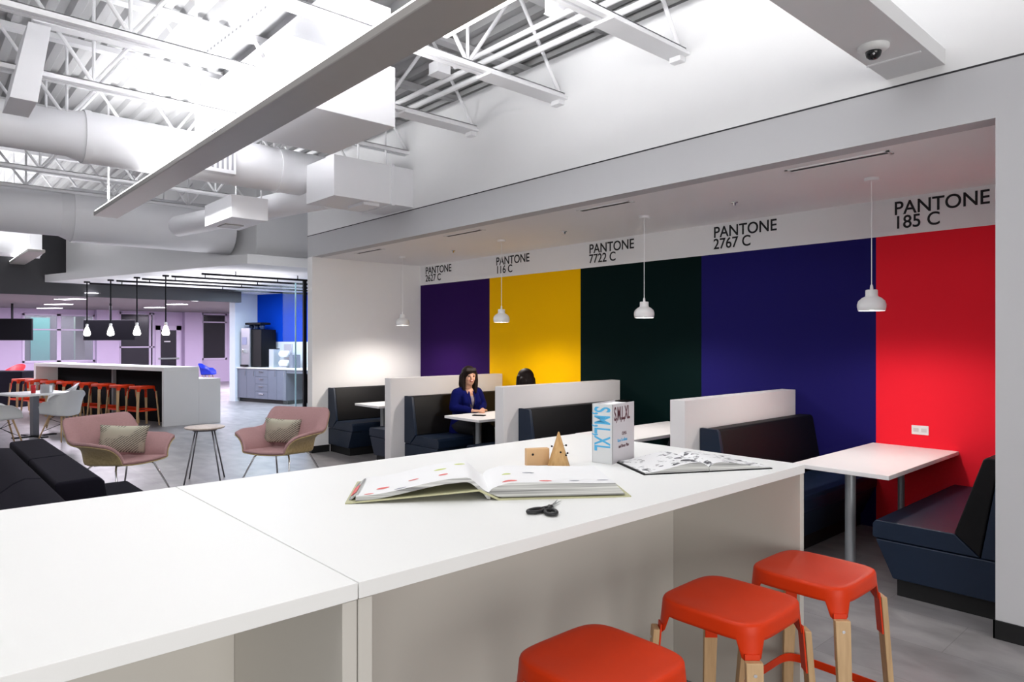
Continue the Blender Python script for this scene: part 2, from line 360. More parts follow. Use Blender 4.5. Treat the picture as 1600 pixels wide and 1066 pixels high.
# far wall with windows and a door
FX = -28.0
def far_wall():
    m = MB(); lw = []
    # openings: (y0, y1, z0, z1)
    def ycoord(px): r = ray(px, 533); return (FX/r.x)*r.y
    def zc(py, px): r = ray(px, py); return H + (FX/r.x)*r.z
    wins = [(35, 148, 566, 491), (186, 241, 590, 489), (315, 354, 562, 489)]
    door = (241, 283)
    edges = [ycoord(-300)]
    ops = sorted([(ycoord(a), ycoord(b), zc(c, (a+b)/2), min(2.7, zc(d, (a+b)/2))) for a, b, c, d in wins] + [(ycoord(243), ycoord(283), 0.0, 2.2)])
    y = ycoord(-300)
    for (a, b, z0, z1) in ops:
        if a > y: m.box((FX-.12, y, 0), (FX, a, 2.72))
        if z0 > 0: m.box((FX-.12, a, 0), (FX, b, z0))
        m.box((FX-.12, a, z1), (FX, b, 2.72)); y = b
    m.box((FX-.12, y, 0), (FX, 13, 2.72))
    struct(m.build('wall_far', lilac))
    n = 0
    for (a, b, z0, z1) in ops:
        if z0 <= 0: continue
        n += 1
        r = struct(thing('window_%d' % n, 'window', 'window')); del r['category']; del r['label']
        f = MB(); t = .06
        f.box((FX-.08, a, z0), (FX+.03, b, z0+t)); f.box((FX-.08, a, z1-t), (FX+.03, b, z1)); f.box((FX-.08, a, z0), (FX+.03, a+t, z1)); f.box((FX-.08, b-t, z0), (FX+.03, b, z1))
        zz = z0+(z1-z0)*(.66 if n == 1 else .46 if n == 2 else .80)
        f.box((FX-.06, a, zz), (FX+.03, b, zz+.05))
        if n == 1: f.box((FX-.06, a+(b-a)*.46, z0), (FX+.03, a+(b-a)*.46+.12, z1))
        if n == 2: f.box((FX-.06, b-.18, z0), (FX+.03, b-.12, z1)); f.box((FX-.06, a, z0+.35), (FX+.03, b, z0+.4))
        f.build('frame', lilac_f, r)
        g = MB(); g.box((FX-.05, a, z0), (FX-.04, b, z1)); g.build('pane', darkglass if n != 1 else mat('tinted_glass', (.3, .3, .34), .08, alpha=.25), r)
    a, b = ycoord(243), ycoord(283)
    r = struct(thing('door_1', 'x', 'x')); del r['category']; del r['label']
    f = MB(); t = .17
    f.box((FX-.06, a, 0), (FX+.02, a+t, 2.2)); f.box((FX-.06, b-t, 0), (FX+.02, b, 2.2)); f.box((FX-.06, a, 2.2-t), (FX+.02, b, 2.2)); f.box((FX-.06, a, 0), (FX+.02, b, .3))
    f.build('frame', lilac_f, r)
    g = MB(); g.box((FX-.04, a, 0), (FX-.03, b, 2.2)); g.build('pane', darkglass, r)
    g = MB(); g.box((FX+.02, a+t*.5, .93), (FX+.07, b-t*.5, .99)); g.build('push_bar', chrome, r)
    g = MB(); g.box((FX-.03, a+t*1.8, 1.58), (FX-.028, b-t*2.2, 1.62)); g.build('door_sign', paper, r)
far_wall()
# rooms seen behind the glass
m = MB(); m.box((-31.2, -8, 0), (-31.1, 14, 2.72)); struct(m.build('wall_room_behind', mauve_p))
m = MB(); m.box((-31.1, 3.1, 0), (-28.9, 3.2, 2.72)); struct(m.build('wall_room_side', teal_p))
yt = (-31/ray(100, 533).x)*ray(100, 533).y
def yc(px, x): r = ray(px, 533); return (x/r.x)*r.y
m = MB(); m.box((-31.08, yc(48, -31), 0), (-31.0, yc(78, -31), 2.5)); struct(m.build('wall_teal_panel', teal_p))
m = MB(); m.box((FX, yc(148, FX), 0), (FX+.35, yc(183, FX), 2.72)); struct(m.build('column_1', lilac))
m = MB(); m.box((FX-.3, yc(285, FX), 0), (FX+.3, yc(312, FX), 2.72)); struct(m.build('column_2', lilac))
m = MB(); m.box((-33, -8, 0), (-32.9, 16, 2.8)); struct(m.build('wall_outer', grey_paint))
# open joists --------------------------------------------------------
def joist(x, lab, y0=-3.0, y1=YB):
    r = thing('roof_joist', lab, 'roof joist', (x, y0, 0), 0, 'open web joists under the metal deck')
    L = y1-y0
    m = MB(); m.box((-.055, 0, 4.60), (.055, L+1, 4.655)); m.build('top_chord', steel_w, r)
    m = MB(); m.box((-.055, 0, 3.80), (-.012, L+.0, 3.845)); m.box((.012, 0, 3.80), (.055, L, 3.845)); m.box((-.055, 0, 3.838), (.055, L, 3.846)); m.build('bottom_chord', steel_w, r)
    n = int(L/1.05); s = L/n
    for i in range(n):
        yy = i*s
        m = MB(); m.tube([(0, yy, 3.84), (0, yy+s/2, 4.61)], .017, 8); m.build('web_bar', steel_w, r)
        m = MB(); m.tube([(0, yy+s/2, 4.61), (0, yy+s, 3.84)], .017, 8); m.build('web_bar', steel_w, r)
        if i % 2 == 0:
            m = MB(); m.tube([(0, yy, 3.84), (0, yy, 4.61)], .014, 8); m.build('web_post', steel_w, r)
ords = ['first', 'second', 'third', 'fourth', 'fifth', 'sixth', 'seventh', 'eighth', 'ninth', 'tenth', 'eleventh', 'twelfth']
for i, x in enumerate([-3.03, -4.30, -5.55, -6.80, -8.07, -9.35, -10.6, -11.9, -13.3, -14.7]):
    joist(x, 'white open web joist under the deck, %s counted leftwards from the dome camera raceway' % ords[i], y1=YB if x > -9.4 else 9.0)

# ================================================================== BOOTHS
def partition(x0, x1, lab):
    r = thing('booth_partition', lab, 'partition', ((x0+x1)/2, 4.50, 0), 0, 'white partitions between the booths')
    w_ = (x1-x0)/2
    m = MB(); m.box((-w_, 0, 0), (w_, YW-4.50-.003, 1.16)); m.build('panel', mat('partition_paint', (.76, .74, .75), .7, noise=.01), r, .004)
    m = MB(); m.box((-w_-.006, .004, 0), (-w_, 1.8, .1)); m.box((w_, .004, 0), (w_+.006, 1.8, .1)); m.box((-w_-.006, -.008, 0), (w_+.006, 0, .1)); m.build('kick_strip', black_base, r)
partition(-3.155, -3.02, 'low white partition standing between the green and navy wall bands')
partition(-5.265, -5.135, 'low white partition behind which the second person sits')
partition(-7.37, -7.24, 'low white partition behind the person in the blue blazer')
def bench(xw, s, lab, yf=4.70):
    r = thing('booth_bench', lab, 'bench', (xw+s*.003, yf, 0), 0, 'navy and black booth benches')
    L = YW-yf-.006
    def P(pts): return [(s*d, 0, z) for d, z in pts]
    ax = (0, 1, 0)
    m = MB(); m.extr(P([(.005, 0), (.585, 0), (.585, .115), (.005, .115)]), ax, .035, L); m.build('plinth', black_base, r)
    m = MB(); m.extr(P([(.005, .11), (.60, .11), (.705, .345), (.005, .345)]), ax, 0, L); m.build('base', navy, r, .008)
    m = MB(); m.extr(P([(.13, .350), (.712, .350), (.722, .362), (.722, .440), (.700, .466), (.26, .466)]), ax, 0, L); m.build('seat_cushion', navy, r, .012, 3)
    m = MB(); m.extr(P([(.005, .350), (.125, .350), (.035, .90), (.005, .90)]), ax, 0, L); m.build('back_shell', navy, r, .006)
    if s > 0:
        m = MB(); m.extr(P([(.13, .352), (.245, .468), (.165, .915), (.150, .935), (.04, .935), (.04, .90)]), ax, .03, L); m.build('back_cushion', blackv, r, .010, 3)
        m = MB(); m.extr(P([(.003, .356), (.13, .356), (.245, .468), (.165, .915), (.150, .936), (.003, .936)]), ax, -.004, .032); m.build('end_panel', navy, r, .006)
    else:
        m = MB(); m.extr(P([(.13, .352), (.262, .468), (.115, .925), (.10, .94), (.04, .94), (.04, .90)]), ax, .0, L); m.build('back_cushion', blackv, r, .010, 3)
    return r
bench(XL, 1, 'navy and black bench against the white end wall of the farthest booth')
bench(-7.37, -1, 'dark bench half hidden behind the farthest table leg, back to the first white partition', 4.70)
bench(-7.24, 1, 'navy bench with black back on which the person in blue sits')
bench(-5.265, -1, 'dark bench of the second person, hidden behind the middle partition')
bench(-5.135, 1, 'black backed bench in front of the green wall, behind the wooden cone')
bench(-3.155, -1, 'dark bench under the green wall, hidden by the tall boxed book')
bench(-3.02, 1, 'black backed bench below the navy wall band, left of the nearest table')
bench(XR, -1, 'navy bench at the right under the red wall beside the grey pillar')
def booth_table(xc, lab):
    r = thing('booth_table', lab, 'table', (xc, 4.83, 0), 0, 'white booth tables')
    m = MB(); m.box((-.325, 0, .705), (.325, YW-4.83-.004, .735)); m.build('tabletop', tabletop, r, .003)
    m = MB(); m.lathe([(.036, .012), (.036, .705)], 24, (-.03, .28, 0)); m.build('leg', leg_grey, r, smooth=True)
    m = MB(); m.lathe([(0, 0), (.11, 0), (.11, .006), (.10, .014), (.036, .018)], 28, (-.03, .28, 0)); auto(m.build('foot_plate', leg_grey, r))
    m = MB(); m.lathe([(.025, .012), (.025, .705)], 24, (0, 1.20, 0)); m.build('leg', leg_grey, r, smooth=True)
    m = MB(); m.lathe([(0, 0), (.11, 0), (.11, .006), (.10, .014), (.036, .018)], 28, (0, 1.20, 0)); auto(m.build('foot_plate', leg_grey, r))
booth_table(-2.005, 'white booth table in front of the red wall, nearest')
booth_table(-4.145, 'white booth table in front of the green wall, seen beside the boxed book')
booth_table(-6.25, 'white booth table at which the person in blue rests her hands')
booth_table(-8.39, 'white booth table in the farthest booth, nobody at it')
# pendants over the booths
def pendant():
    r = thing('pendant_lamp', 'small white bell pendant lamp', 'pendant lamp', (0, 0, 1.845))
    prof = [(.088, 0), (.093, .004), (.098, .03), (.098, .05), (.09, .075), (.065, .098), (.045, .108), (.042, .118), (.042, .152), (.038, .158), (.012, .160)]
    inner = [(.010, .150), (.036, .146), (.036, .112), (.06, .092), (.085, .068), (.092, .045), (.092, .03), (.087, .004), (.088, 0)]
    m = MB(); m.lathe(prof+inner, 36); auto(m.build('lamp_shade', shade_w, r), 50)
    m = MB(); m.ball((0, 0, .03), .032); m.build('bulb', lamp_m, r, smooth=True)
    m = MB(); m.tube([(0, 0, .158), (0, 0, ZS-1.845-.015)], .0035, 8); m.build('cord', shade_w, r)
    m = MB(); m.lathe([(.010, .158), (.012, .165), (.009, .19), (.004, .2)], 16); m.build('strain_relief', shade_w, r, smooth=True)
    m = MB(); m.lathe([(0, ZS-1.845-.022), (.05, ZS-1.845-.022), (.052, ZS-1.845), (0, ZS-1.845)], 28); auto(m.build('ceiling_rose', shade_w, r))
    return r
pn = pendant()
plabs = ['white bell pendant lamp hanging before the navy and red wall edge', 'white bell pendant lamp hanging before the dark green wall band', 'white bell pendant lamp hanging before the yellow wall band', 'white bell pendant lamp hanging before the white end wall']
for i, x in enumerate([-2.005, -4.10, -6.22, -8.39]):
    o = pn if i == 0 else dup(pn, (0, 0, 0))
    o.location = (x, 5.42, 1.845); o['label'] = plabs[i]; o['group'] = 'white pendants over the booth tables'
    l = bpy.data.lights.new('pendant_glow', 'SPOT'); l.energy = [27, 29, 32, 46][i]; l.spot_size = math.radians(165); l.spot_blend = .6; l.shadow_soft_size = .05; l.color = (1, .93, .86)
    lo = bpy.data.objects.new('pendant_glow', l); lo.location = (x, 5.42, 1.835); col.objects.link(lo)
# slot diffusers
def slot(x0, x1, lab):
    r = thing('slot_diffuser', lab, 'air vent', ((x0+x1)/2, 4.75, ZS), 0, 'slot diffusers in the booth ceiling')
    L = (x1-x0)/2
    m = MB(); m.box((-L-.02, -.045, -.006), (L+.02, -.025, 0)); m.box((-L-.02, .025, -.006), (L+.02, .045, 0)); m.box((-L-.02, -.045, -.006), (-L, .045, 0)); m.box((L, -.045, -.006), (L+.02, .045, 0)); m.build('frame', jamb_m, r)
    m = MB(); m.box((-L, -.025, -.003), (L, .025, -.001)); m.build('slot', dark_gap, r)
for (a, b, l) in [(-2.306, -1.657, 'nearest black slot diffuser above the red wall booth'), (-4.323, -3.747, 'black slot diffuser in the ceiling over the green wall booth'), (-6.411, -5.785, 'black slot diffuser in the ceiling over the yellow wall booth'), (-8.494, -7.866, 'farthest black slot diffuser over the purple wall booth')]:
    slot(a, b, l)
for i, (x, y) in enumerate([(-3.15, 5.45), (-5.25, 5.5), (-7.36, 5.55)]):
    m = MB(); m.lathe([(0, 0), (.012, 0), (.014, .02), (.03, .022), (.032, .03), (0, .03)], 16, (0, 0, -.03))
    o = m.build('sprinkler_head', chrome, smooth=True); o.location = (x, y, ZS)
    tag(o, 'tiny sprinkler head in the booth ceiling above the %s partition' % ['nearest', 'middle', 'farthest'][i], 'sprinkler', 'sprinkler heads in the booth ceiling')
# outlet
r = thing('wall_outlet', 'white double socket on the red wall above the table', 'outlet', (-1.96, YW, .878))
m = MB(); m.box((-.064, -.006, -.038), (.064, 0, .038)); m.build('cover_plate', plastic_w, r, .003)
for sx_ in (-.03, .03):
    m = MB(); m.box((sx_-.02, -.009, -.016), (sx_+.02, -.005, .016)); s_ = m.build('socket', mat('socket_plastic', (.6, .6, .6), .4, noise=.02), r, .002)

# ================================================================== COUNTER
def counter(y0, y1, name_lab, zt=1.10):
    xf, xb = -1.315, -2.615; g = .0015
    r = thing('counter', name_lab, 'counter', (0, 0, 0), 0, 'white stand-up counter units')
    m = MB(); m.box((xb, y0+g, zt-.036), (xf, y1-g, zt)); m.build('worktop', lam, r, .0015)
    xp = xf-.03
    for (a, b) in ((y0+g, y0+.036), (y1-.036, y1-g)):
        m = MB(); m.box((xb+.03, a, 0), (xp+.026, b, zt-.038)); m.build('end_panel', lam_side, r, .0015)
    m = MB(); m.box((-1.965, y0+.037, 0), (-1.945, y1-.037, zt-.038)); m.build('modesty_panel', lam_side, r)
    return r
counter(.738, 2.84, 'white counter unit carrying the books, right of the seam')
counter(-1.364, .738, 'empty white counter unit left of the seam, nearest the viewer')

# ================================================================== STOOLS
def leg_dir(k):
    a = PI/4+k*PI/2; return Vector((math.cos(a), math.sin(a), 0))
def make_stool(zt=.76):
    r = thing('bar_stool', 'orange red bar stool', 'stool')
    hw, rc = .183, .085
    def outline(k, n, hw=hw, rc=rc):
        a = 2*PI*k/n; e = 4.8
        c, s = math.cos(a), math.sin(a)
        q = (abs(c)**e+abs(s)**e)**(-1/e); return Vector((c*q*hw, s*q*hw, 0)), a
    n = 96; m = MB(); bm = m.bm
    rings = []
    for t, z in [(.0, -.008), (.35, -.007), (.65, -.004), (.85, -.001), (.95, .0), (.985, -.002), (1.0, -.009)]:
        if t == 0: rings.append([bm.verts.new((0, 0, zt+z))]); continue
        rings.append([bm.verts.new(outline(k, n)[0]*t+Vector((0, 0, zt+z))) for k in range(n)])
    def drop(a):
        d = abs(((a-PI/4+PI/4) % (PI/2))-PI/4); wdt = .105
        return max(0, 1-max(0, d-wdt)/.085)
    skr = []
    for t in (.25, .5, .75, 1):
        ring = []
        for k in range(n):
            p, a = outline(k, n); dr = drop(a); dr = dr*dr*(3-2*dr)
            L = .050+.062*dr
            ring.append(bm.verts.new(p*(1+.012*t+.035*dr*t)+Vector((0, 0, zt-.009-(L-.009)*t))))
        skr.append(ring)
    rings += skr
    for a_, b_ in zip(rings, rings[1:]):
        for k in range(n):
            k2 = (k+1) % n
            q = [a_[k], a_[k2], b_[k2], b_[k]] if len(a_) > 1 else [a_[0], b_[k2], b_[k]]
            m._f(q)
    o = m.build('seat', red_m, r, smooth=True); sd = o.modifiers.new('s', 'SOLIDIFY'); sd.thickness = .004; sd.offset = -1
    top_r = hw*1.205*math.sqrt(2)*.845; 
    for k in range(4):
        d = leg_dir(k); tdir = Vector((-d.y, d.x, 0))
        c0 = outline(int(n*(k+.5)/4), n)[0]; R0 = c0.length*1.05; slope = .085
        def pt(z, off, side): return d*(R0+(zt-.11-z)*slope+off)+tdir*side+Vector((0, 0, z))
        m = MB(); th = .022; w_ = .029
        z1, z0 = zt-.100, 0.0
        pts = [pt(z1, .003, -w_*.9), pt(z1, .003, w_*.9), pt(z1, .003+th, w_*.9), pt(z1, .003+th, -w_*.9)]
        ptb = [pt(z0, .003, -w_*.62), pt(z0, .003, w_*.62), pt(z0, .003+th, w_*.62), pt(z0, .003+th, -w_*.62)]
        a_ = [m.bm.verts.new(p) for p in pts]; b_ = [m.bm.verts.new(p) for p in ptb]
        m._f(a_); m._f(b_[::-1])
        for i in range(4): m._f([a_[i], a_[(i+1) % 4], b_[(i+1) % 4], b_[i]])
        lg = m.build('leg', beech, r, .003)
        m = MB()
        pts = [pt(zt-.085, -.003, -.022), pt(zt-.085, -.003, .022), pt(zt-.085, .002, .022), pt(zt-.085, .002, -.022)]
        ptb = [pt(zt-.24, -.003, -.022), pt(zt-.24, -.003, .022), pt(zt-.24, .002, .022), pt(zt-.24, .002, -.022)]
        a_ = [m.bm.verts.new(p) for p in pts]; b_ = [m.bm.verts.new(p) for p in ptb]
        m._f(a_); m._f(b_[::-1])
        for i in range(4): m._f([a_[i], a_[(i+1) % 4], b_[(i+1) % 4], b_[i]])
        m.build('leg_bracket', red_m, r)
        m = MB(); c = pt(zt-.135, .003+th, 0); m.tube([c, c+d*.002], .0055, 12); m.build('screw', chrome, lg)
    # foot ring, rounded square flat bar
    m = MB(); zr = .30; bm = m.bm; rg = []
    rr = (outline(12, 96)[0].length*1.05+(zt-.11-zr)*.085)
    for k in range(n):
        a = 2*PI*k/n; e = 7.0; c, s = math.cos(a), math.sin(a); q = (abs(c)**e+abs(s)**e)**(-1/e)
        h_ = rr/math.sqrt(2)*1.075
        p = Vector((c*q*h_, s*q*h_, 0)); u = p.normalized()
        rg.append([bm.verts.new(p+u*o_+Vector((0, 0, zr+z))) for o_, z in [(-.004, .016), (0, .016), (0, -.016), (-.004, -.016)]])
    for k in range(n):
        A, B = rg[k], rg[(k+1) % n]
        for i in range(4): m._f([A[i], A[(i+1) % 4], B[(i+1) % 4], B[i]])
    auto(m.build('foot_ring', red_m, r), 40)
    return r
st = make_stool()
slabs = ['orange red bar stool nearest the booths, right of the three', 'orange red bar stool in the middle of the three at the counter', 'orange red bar stool at the bottom edge, mostly cut off']
for i, (x, y, rz) in enumerate([(-1.165, 2.59, 0), (-1.215, 2.075, .02), (-1.222, 1.425, 0)]):
    o = st if i == 0 else dup(st, (0, 0, 0)); o.location = (x, y, 0); o.rotation_euler = (0, 0, rz)
    o['label'] = slabs[i]; o['group'] = 'orange red stools at the near counter'

# ================================================================== THINGS ON THE COUNTER
ZC = 1.10
def frame3(o, ex):
    ex = Vector(ex); ex.z = 0; ex.normalize(); return math.atan2(ex.y, ex.x)
def curve_pages(m, us, tops, bots, w0, w1, mi_top=0, mi_edge=1, skew=0):
    ub = [u+skew*(i/(len(us)-1))**2 for i, u in enumerate(us)]
    """strip between a top and a bottom curve in (u,z), extruded along w"""
    bm = m.bm; n = len(us)
    T0 = [bm.verts.new((u+skew*0, w0, z)) for u, z in zip(us, tops)]; T1 = [bm.verts.new((u, w1, z)) for u, z in zip(us, tops)]
    B0 = [bm.verts.new((u, w0-.004, z)) for u, z in zip(ub, bots)]; B1 = [bm.verts.new((u, w1, z)) for u, z in zip(ub, bots)]
    for i in range(n-1):
        m._f([T0[i], T0[i+1], T1[i+1], T1[i]], mi_top); m._f([B0[i], B1[i], B1[i+1], B0[i+1]], mi_edge)
        m._f([T0[i], B0[i], B0[i+1], T0[i+1]], mi_edge); m._f([T1[i], T1[i+1], B1[i+1], B1[i]], mi_edge)
    for i in (0, n-1): m._f([T0[i], T1[i], B1[i], B0[i]], mi_edge)
# big open book: u from left cover edge (0) through the spine, w towards the back
o = Vector((-1.967, 1.069, ZC)); e = Vector((-1.435, 1.808, 0))-Vector((-1.967, 1.069, 0)); L = e.length
bk = thing('open_book', 'big thick open book with white pages and pale olive cover, beside the scissors', 'book', o, math.atan2(e.y, e.x))
W_ = .335; S = L*.53
m = MB()
# left board lies tilted up to the spine, right board flat
m.extr([(-.012, 0, .0), (-.012, 0, .004), (S-.065, 0, .036), (S-.065, 0, .031)], (0, 1, 0), 0, W_)
m.build('left_cover', olive_cover, bk)
m = MB(); m.extr([(S-.065, 0, .036), (S-.002, 0, .006), (S-.004, 0, .0), (S-.069, 0, .031)], (0, 1, 0), 0, W_); m.build('spine', olive_cover, bk)
m = MB(); m.extr([(S-.004, 0, 0), (L+.012, 0, 0), (L+.012, 0, .004), (S-.002, 0, .005)], (0, 1, 0), 0, W_); m.build('right_cover', olive_cover, bk)
def sm(t): return t*t*(3-2*t)
N = 40; us = []; tp = []; bt = []
for i in range(N+1):
    t = i/N; u = .02+t*(S-.03-.02); us.append(u)
    hump = .030+.052*sm(min(1, t/.82)) if t < .82 else .082-.050*sm((t-.82)/.18)
    base = .008+.032*min(1, u/(S-.065))+.024*sm(min(1, t/.7))*(1 if t < .85 else 1-(t-.85)/.15)
    tp.append(hump-.012+.004); bt.append(min(base, hump-.022) if t < .97 else hump-.03)
m = MB(); curve_pages(m, us, tp, bt, .012, W_-.012)
pgl = m.build('left_pages', [paper, paper_edge], bk); auto(pgl, 40)
us2 = []; tp2 = []; bt2 = []
for i in range(N+1):
    t = i/N; u = S-.035+t*(L-.040-(S-.035)); us2.append(u)
    z = .024+.030*math.sqrt(min(1, t/.16))-.008*sm(max(0, (t-.16)/.84)); tp2.append(z); bt2.append(.008 if t > .10 else .020-.012*sm(t/.10))
m = MB(); curve_pages(m, us2, tp2, bt2, .012, W_-.012, skew=.034)
auto(m.build('right_pages', [paper, paper_edge], bk), 40)
# colour marks printed on the pages
def zat(us_, ts, u):
    for i in range(len(us_)-1):
        if us_[i] <= u <= us_[i+1]:
            f = (u-us_[i])/(us_[i+1]-us_[i]); return ts[i]+(ts[i+1]-ts[i])*f
    return ts[-1]
def mark(u, w_, su, sw, mt, left=True):
    m = MB(); n = 10
    for i in range(n):
        pass
    vs = []
    A, B = (us, tp) if left else (us2, tp2)
    for k in range(18):
        a = 2*PI*k/18; uu = u+su*math.cos(a); ww = w_+sw*math.sin(a); vs.append((uu, ww, zat(A, B, uu)+.0008))
    c = m.bm.verts.new((u, w_, zat(A, B, u)+.0012)); v = [m.bm.verts.new(p) for p in vs]
    for k in range(18): m._f([c, v[k], v[(k+1) % 18]])
    m.build('printed_mark', mt, bk)
for (u, w_, su, sw, mt) in [(.10, .09, .022, .014, ink_red), (.20, .12, .018, .008, ink_red), (.30, .10, .016, .012, ink_red), (.16, .03, .02, .008, ink_grey), (.29, .20, .022, .012, ink_lime), (.06, .03, .016, .006, ink_red), (.36, .26, .02, .01, ink_lime)]:
    mark(u, w_, su, sw, mt)
for (u, w_, su, sw, mt) in [(.52, .045, .026, .012, ink_red), (.64, .04, .022, .009, ink_red), (.60, .18, .022, .008, ink_grey), (.74, .05, .018, .007, ink_grey), (.84, .06, .02, .007, ink_grey), (.52, .16, .016, .01, ink_lime)]:
    mark(u, w_, su, sw, mt, False)
m = MB(); m.extr([(-.006, .03, .005), (.018, .03, .024), (.026, .03, .026), (.004, .03, .006)], (0, 1, 0), 0, .25); m.build('page_edges', paper_edge, bk)
m = MB(); m.extr([(.000, .06, .012), (.017, .06, .0255), (.017, .06, .0262), (-.002, .06, .0125)], (0, 1, 0), 0, .12); m.build('tab', ink_red, bk)
# scissors
scz = thing('scissors', 'small black handled scissors lying on the white counter', 'scissors', (-1.482, 1.475, ZC), math.atan2(1.609-1.43, -1.553+1.465))
def ringp(cx, cy, rx, ry, rot, n=28): return [(cx+rx*math.cos(2*PI*k/n)*math.cos(rot)-ry*math.sin(2*PI*k/n)*math.sin(rot), cy+rx*math.cos(2*PI*k/n)*math.sin(rot)+ry*math.sin(2*PI*k/n)*math.cos(rot), .007) for k in range(n+1)]
for s in (-1, 1):
    m = MB(); m.tube(ringp(-.032, .024*s, .030, .017, -.45*s), .0058, 10, cap=False); hd = m.build('handle', mat('black_plastic', (.012, .012, .014), .35, noise=.05), scz, smooth=True)
    m = MB(); m.tube([(-.008, .014*s, .007), (.02, .0, .007), (.035, -.004*s, .008)], .006, 10, radii=[.007, .007, .005]); m.build('shank', MATS['black_plastic'], scz, smooth=True)
    m = MB(); m.extr([(.03, -.006*s+.006, .006+.0015*s), (.03, -.006*s-.006, .006+.0015*s), (.125, .006*s, .006+.0015*s)], (0, 0, 1), 0, .0016); m.build('blade', mat('blade_steel', (.32, .33, .34), .3, .9, noise=.03), scz)
m = MB(); m.lathe([(0, 0), (.004, 0), (.004, .004), (0, .0045)], 14, (.03, 0, .008)); m.build('pivot_screw', chrome, scz, smooth=True)
# wooden block and cone toy
bl = thing('wooden_block', 'small tan wooden block with a knot, left of the wooden cone', 'wooden block', (-2.062, 1.948, ZC), math.atan2(.9, .45))
m = MB(); m.box((-.01, 0, 0), (.090, .03, .072)); m.build('block', tan, bl, .003)
m = MB(); m.lathe([(0, 0), (.005, 0), (.004, .002), (0, .0025)], 14); k_ = m.build('pin', blackm, bl, smooth=True); k_.rotation_euler = (PI/2, 0, 0); k_.location = (.017, 0, .048)
cn = thing('wooden_cone', 'wooden cone with black headed pins stuck in it', 'wooden cone', (-1.975, 2.035, ZC))
m = MB(); m.lathe([(0, 0), (.047, 0), (.047, .002), (.003, .143), (0, .145)], 36); auto(m.build('cone', cone_w, cn), 40)
for (a, z, l) in [(3.2, .082, .008), (-.1, .086, .012), (1.35, .062, .002), (.25, .055, .008), (.55, .048, .003)]:
    # angle measured in the camera's right / towards frame
    d = CR*math.cos(a)-CW*math.sin(a); rr = .047*(1-z/.145)
    m = MB(); p0 = d*rr*.9+Vector((0, 0, z)); p1 = d*(rr+l)+Vector((0, 0, z+.002)); m.tube([p0, p1], .0008, 6); m.ball(p1, .0042, 12, 8); m.build('pin', blackm, cn, smooth=True)
# tall boxed book
tb = thing('boxed_book', 'thick upright book with blue and maroon capitals on pale grey', 'book', (-1.857, 2.238, ZC), 0)
TS, TC = .098, .205   # spine width, cover depth
dS = (Vector((-1.944, 2.232, 0))-Vector((-1.857, 2.238, 0))).normalized(); dC = (Vector((-1.931, 2.442, 0))-Vector((-1.857, 2.238, 0))).normalized()
dC = Vector((dS.y, -dS.x, 0))*(1 if Vector((dS.y, -dS.x, 0)).dot(dC) > 0 else -1)
rot = Matrix.Rotation(math.radians(8), 3, 'Z'); dS = rot @ dS; dC = rot @ dC
TH = .252
m = MB()
t = .004
m.mi = 0; m.obox((0, 0, 0), dS, dC, TS, t, 0, TH)          # spine
m.mi = 1; m.obox((0, 0, 0), dC, dS, TC, t, 0, TH)
m.obox(dS*(TS-t), dC, dS, TC, t, 0, TH)
m.build('cover', [mat('white_spine', (.66, .68, .70), .4, noise=.01), cover_silver], tb, .001)
m = MB(); m.obox(dC*t+dS*t, dC, dS, TC-.012, TS-2*t, .004, TH-.006); m.build('pages', paper, tb)
angS = math.atan2(-dS.y, -dS.x)   # reading direction on the spine face, left to right seen from outside
def face_text(body, size, origin, xdir, normal, mt, vertical=False, sx=1, nm='lettering', wt=0):
    xd = Vector(xdir).normalized(); nz = Vector(normal).normalized(); yd = nz.cross(xd)
    M = Matrix((xd, yd, nz)).transposed().to_4x4()
    o = text(body, nm, size, (0, 0, 0), (0, 0, 0), mt, tb, ext=.0004, sx=sx, weight=wt); 
    o.matrix_local = Matrix.Translation(Vector(origin)) @ M @ Matrix.Diagonal((sx, 1, 1, 1)); return o
nS = -dC; nC = -dS
# spine: letters run downwards
face_text('S,M,L,XL', .105, dS*(TS*.86)+nS*.0006+Vector((0, 0, TH-.012)), (0, 0, -1), nS, ink_blue, sx=.50, wt=.002)
# front cover
face_text('S,M,L,XL', .082, dC*.014+nC*.0006+Vector((0, 0, TH-.070)), dC, nC, ink_dark, sx=.50, wt=.0012)
for i, (tx, mt, x_, z_) in enumerate([('O.M.A.', ink_dark, .085, .115), ('Rem Koolhaas', ink_blue, .045, .088), ('and Bruce Mau', ink_dark, .055, .062)]):
    face_text(tx, .021, dC*x_+nC*.0006+Vector((0, 0, z_)), dC, nC, mt, sx=.75)
# open comic
o2 = Vector((-1.626, 2.147, ZC)); e = Vector((-1.358, 2.643, 0))-Vector((-1.626, 2.147, 0)); L2 = e.length
cb = thing('open_comic', 'open book of black and white comic drawings at the right end of the counter', 'book', o2, math.atan2(e.y, e.x))
W2 = .29
m = MB(); m.box((0, 0, 0), (L2/2-.002, W2, .004)); m.build('left_cover', blackm, cb)
m = MB(); m.box((L2/2+.002, 0, 0), (L2, W2, .004)); m.build('right_cover', blackm, cb)
def pages(m, u0, u1, hmax, h0, flip):
    n = 24; uu = []; a_ = []; b_ = []
    for i in range(n+1):
        t = i/n; u = u0+(u1-u0)*t; q = (1-t) if flip else t
        z = .006+h0*(1-0)+(hmax-h0)*math.sin(min(1, q/.84)*PI/2)**2 if q < .84 else .006+h0+(hmax-h0)*math.cos((q-.84)/.16*PI/2*.75)
        uu.append(u); a_.append(z); b_.append(.005)
    curve_pages(m, uu, a_, b_, .006, W2-.006)
m = MB(); pages(m, .008, L2/2-.001, .034, .002, False); auto(m.build('left_pages', [comic_m, paper_edge], cb), 50)
m = MB(); pages(m, L2/2+.001, L2-.008, .030, .002, True); auto(m.build('right_pages', [comic_m, paper_edge], cb), 50)

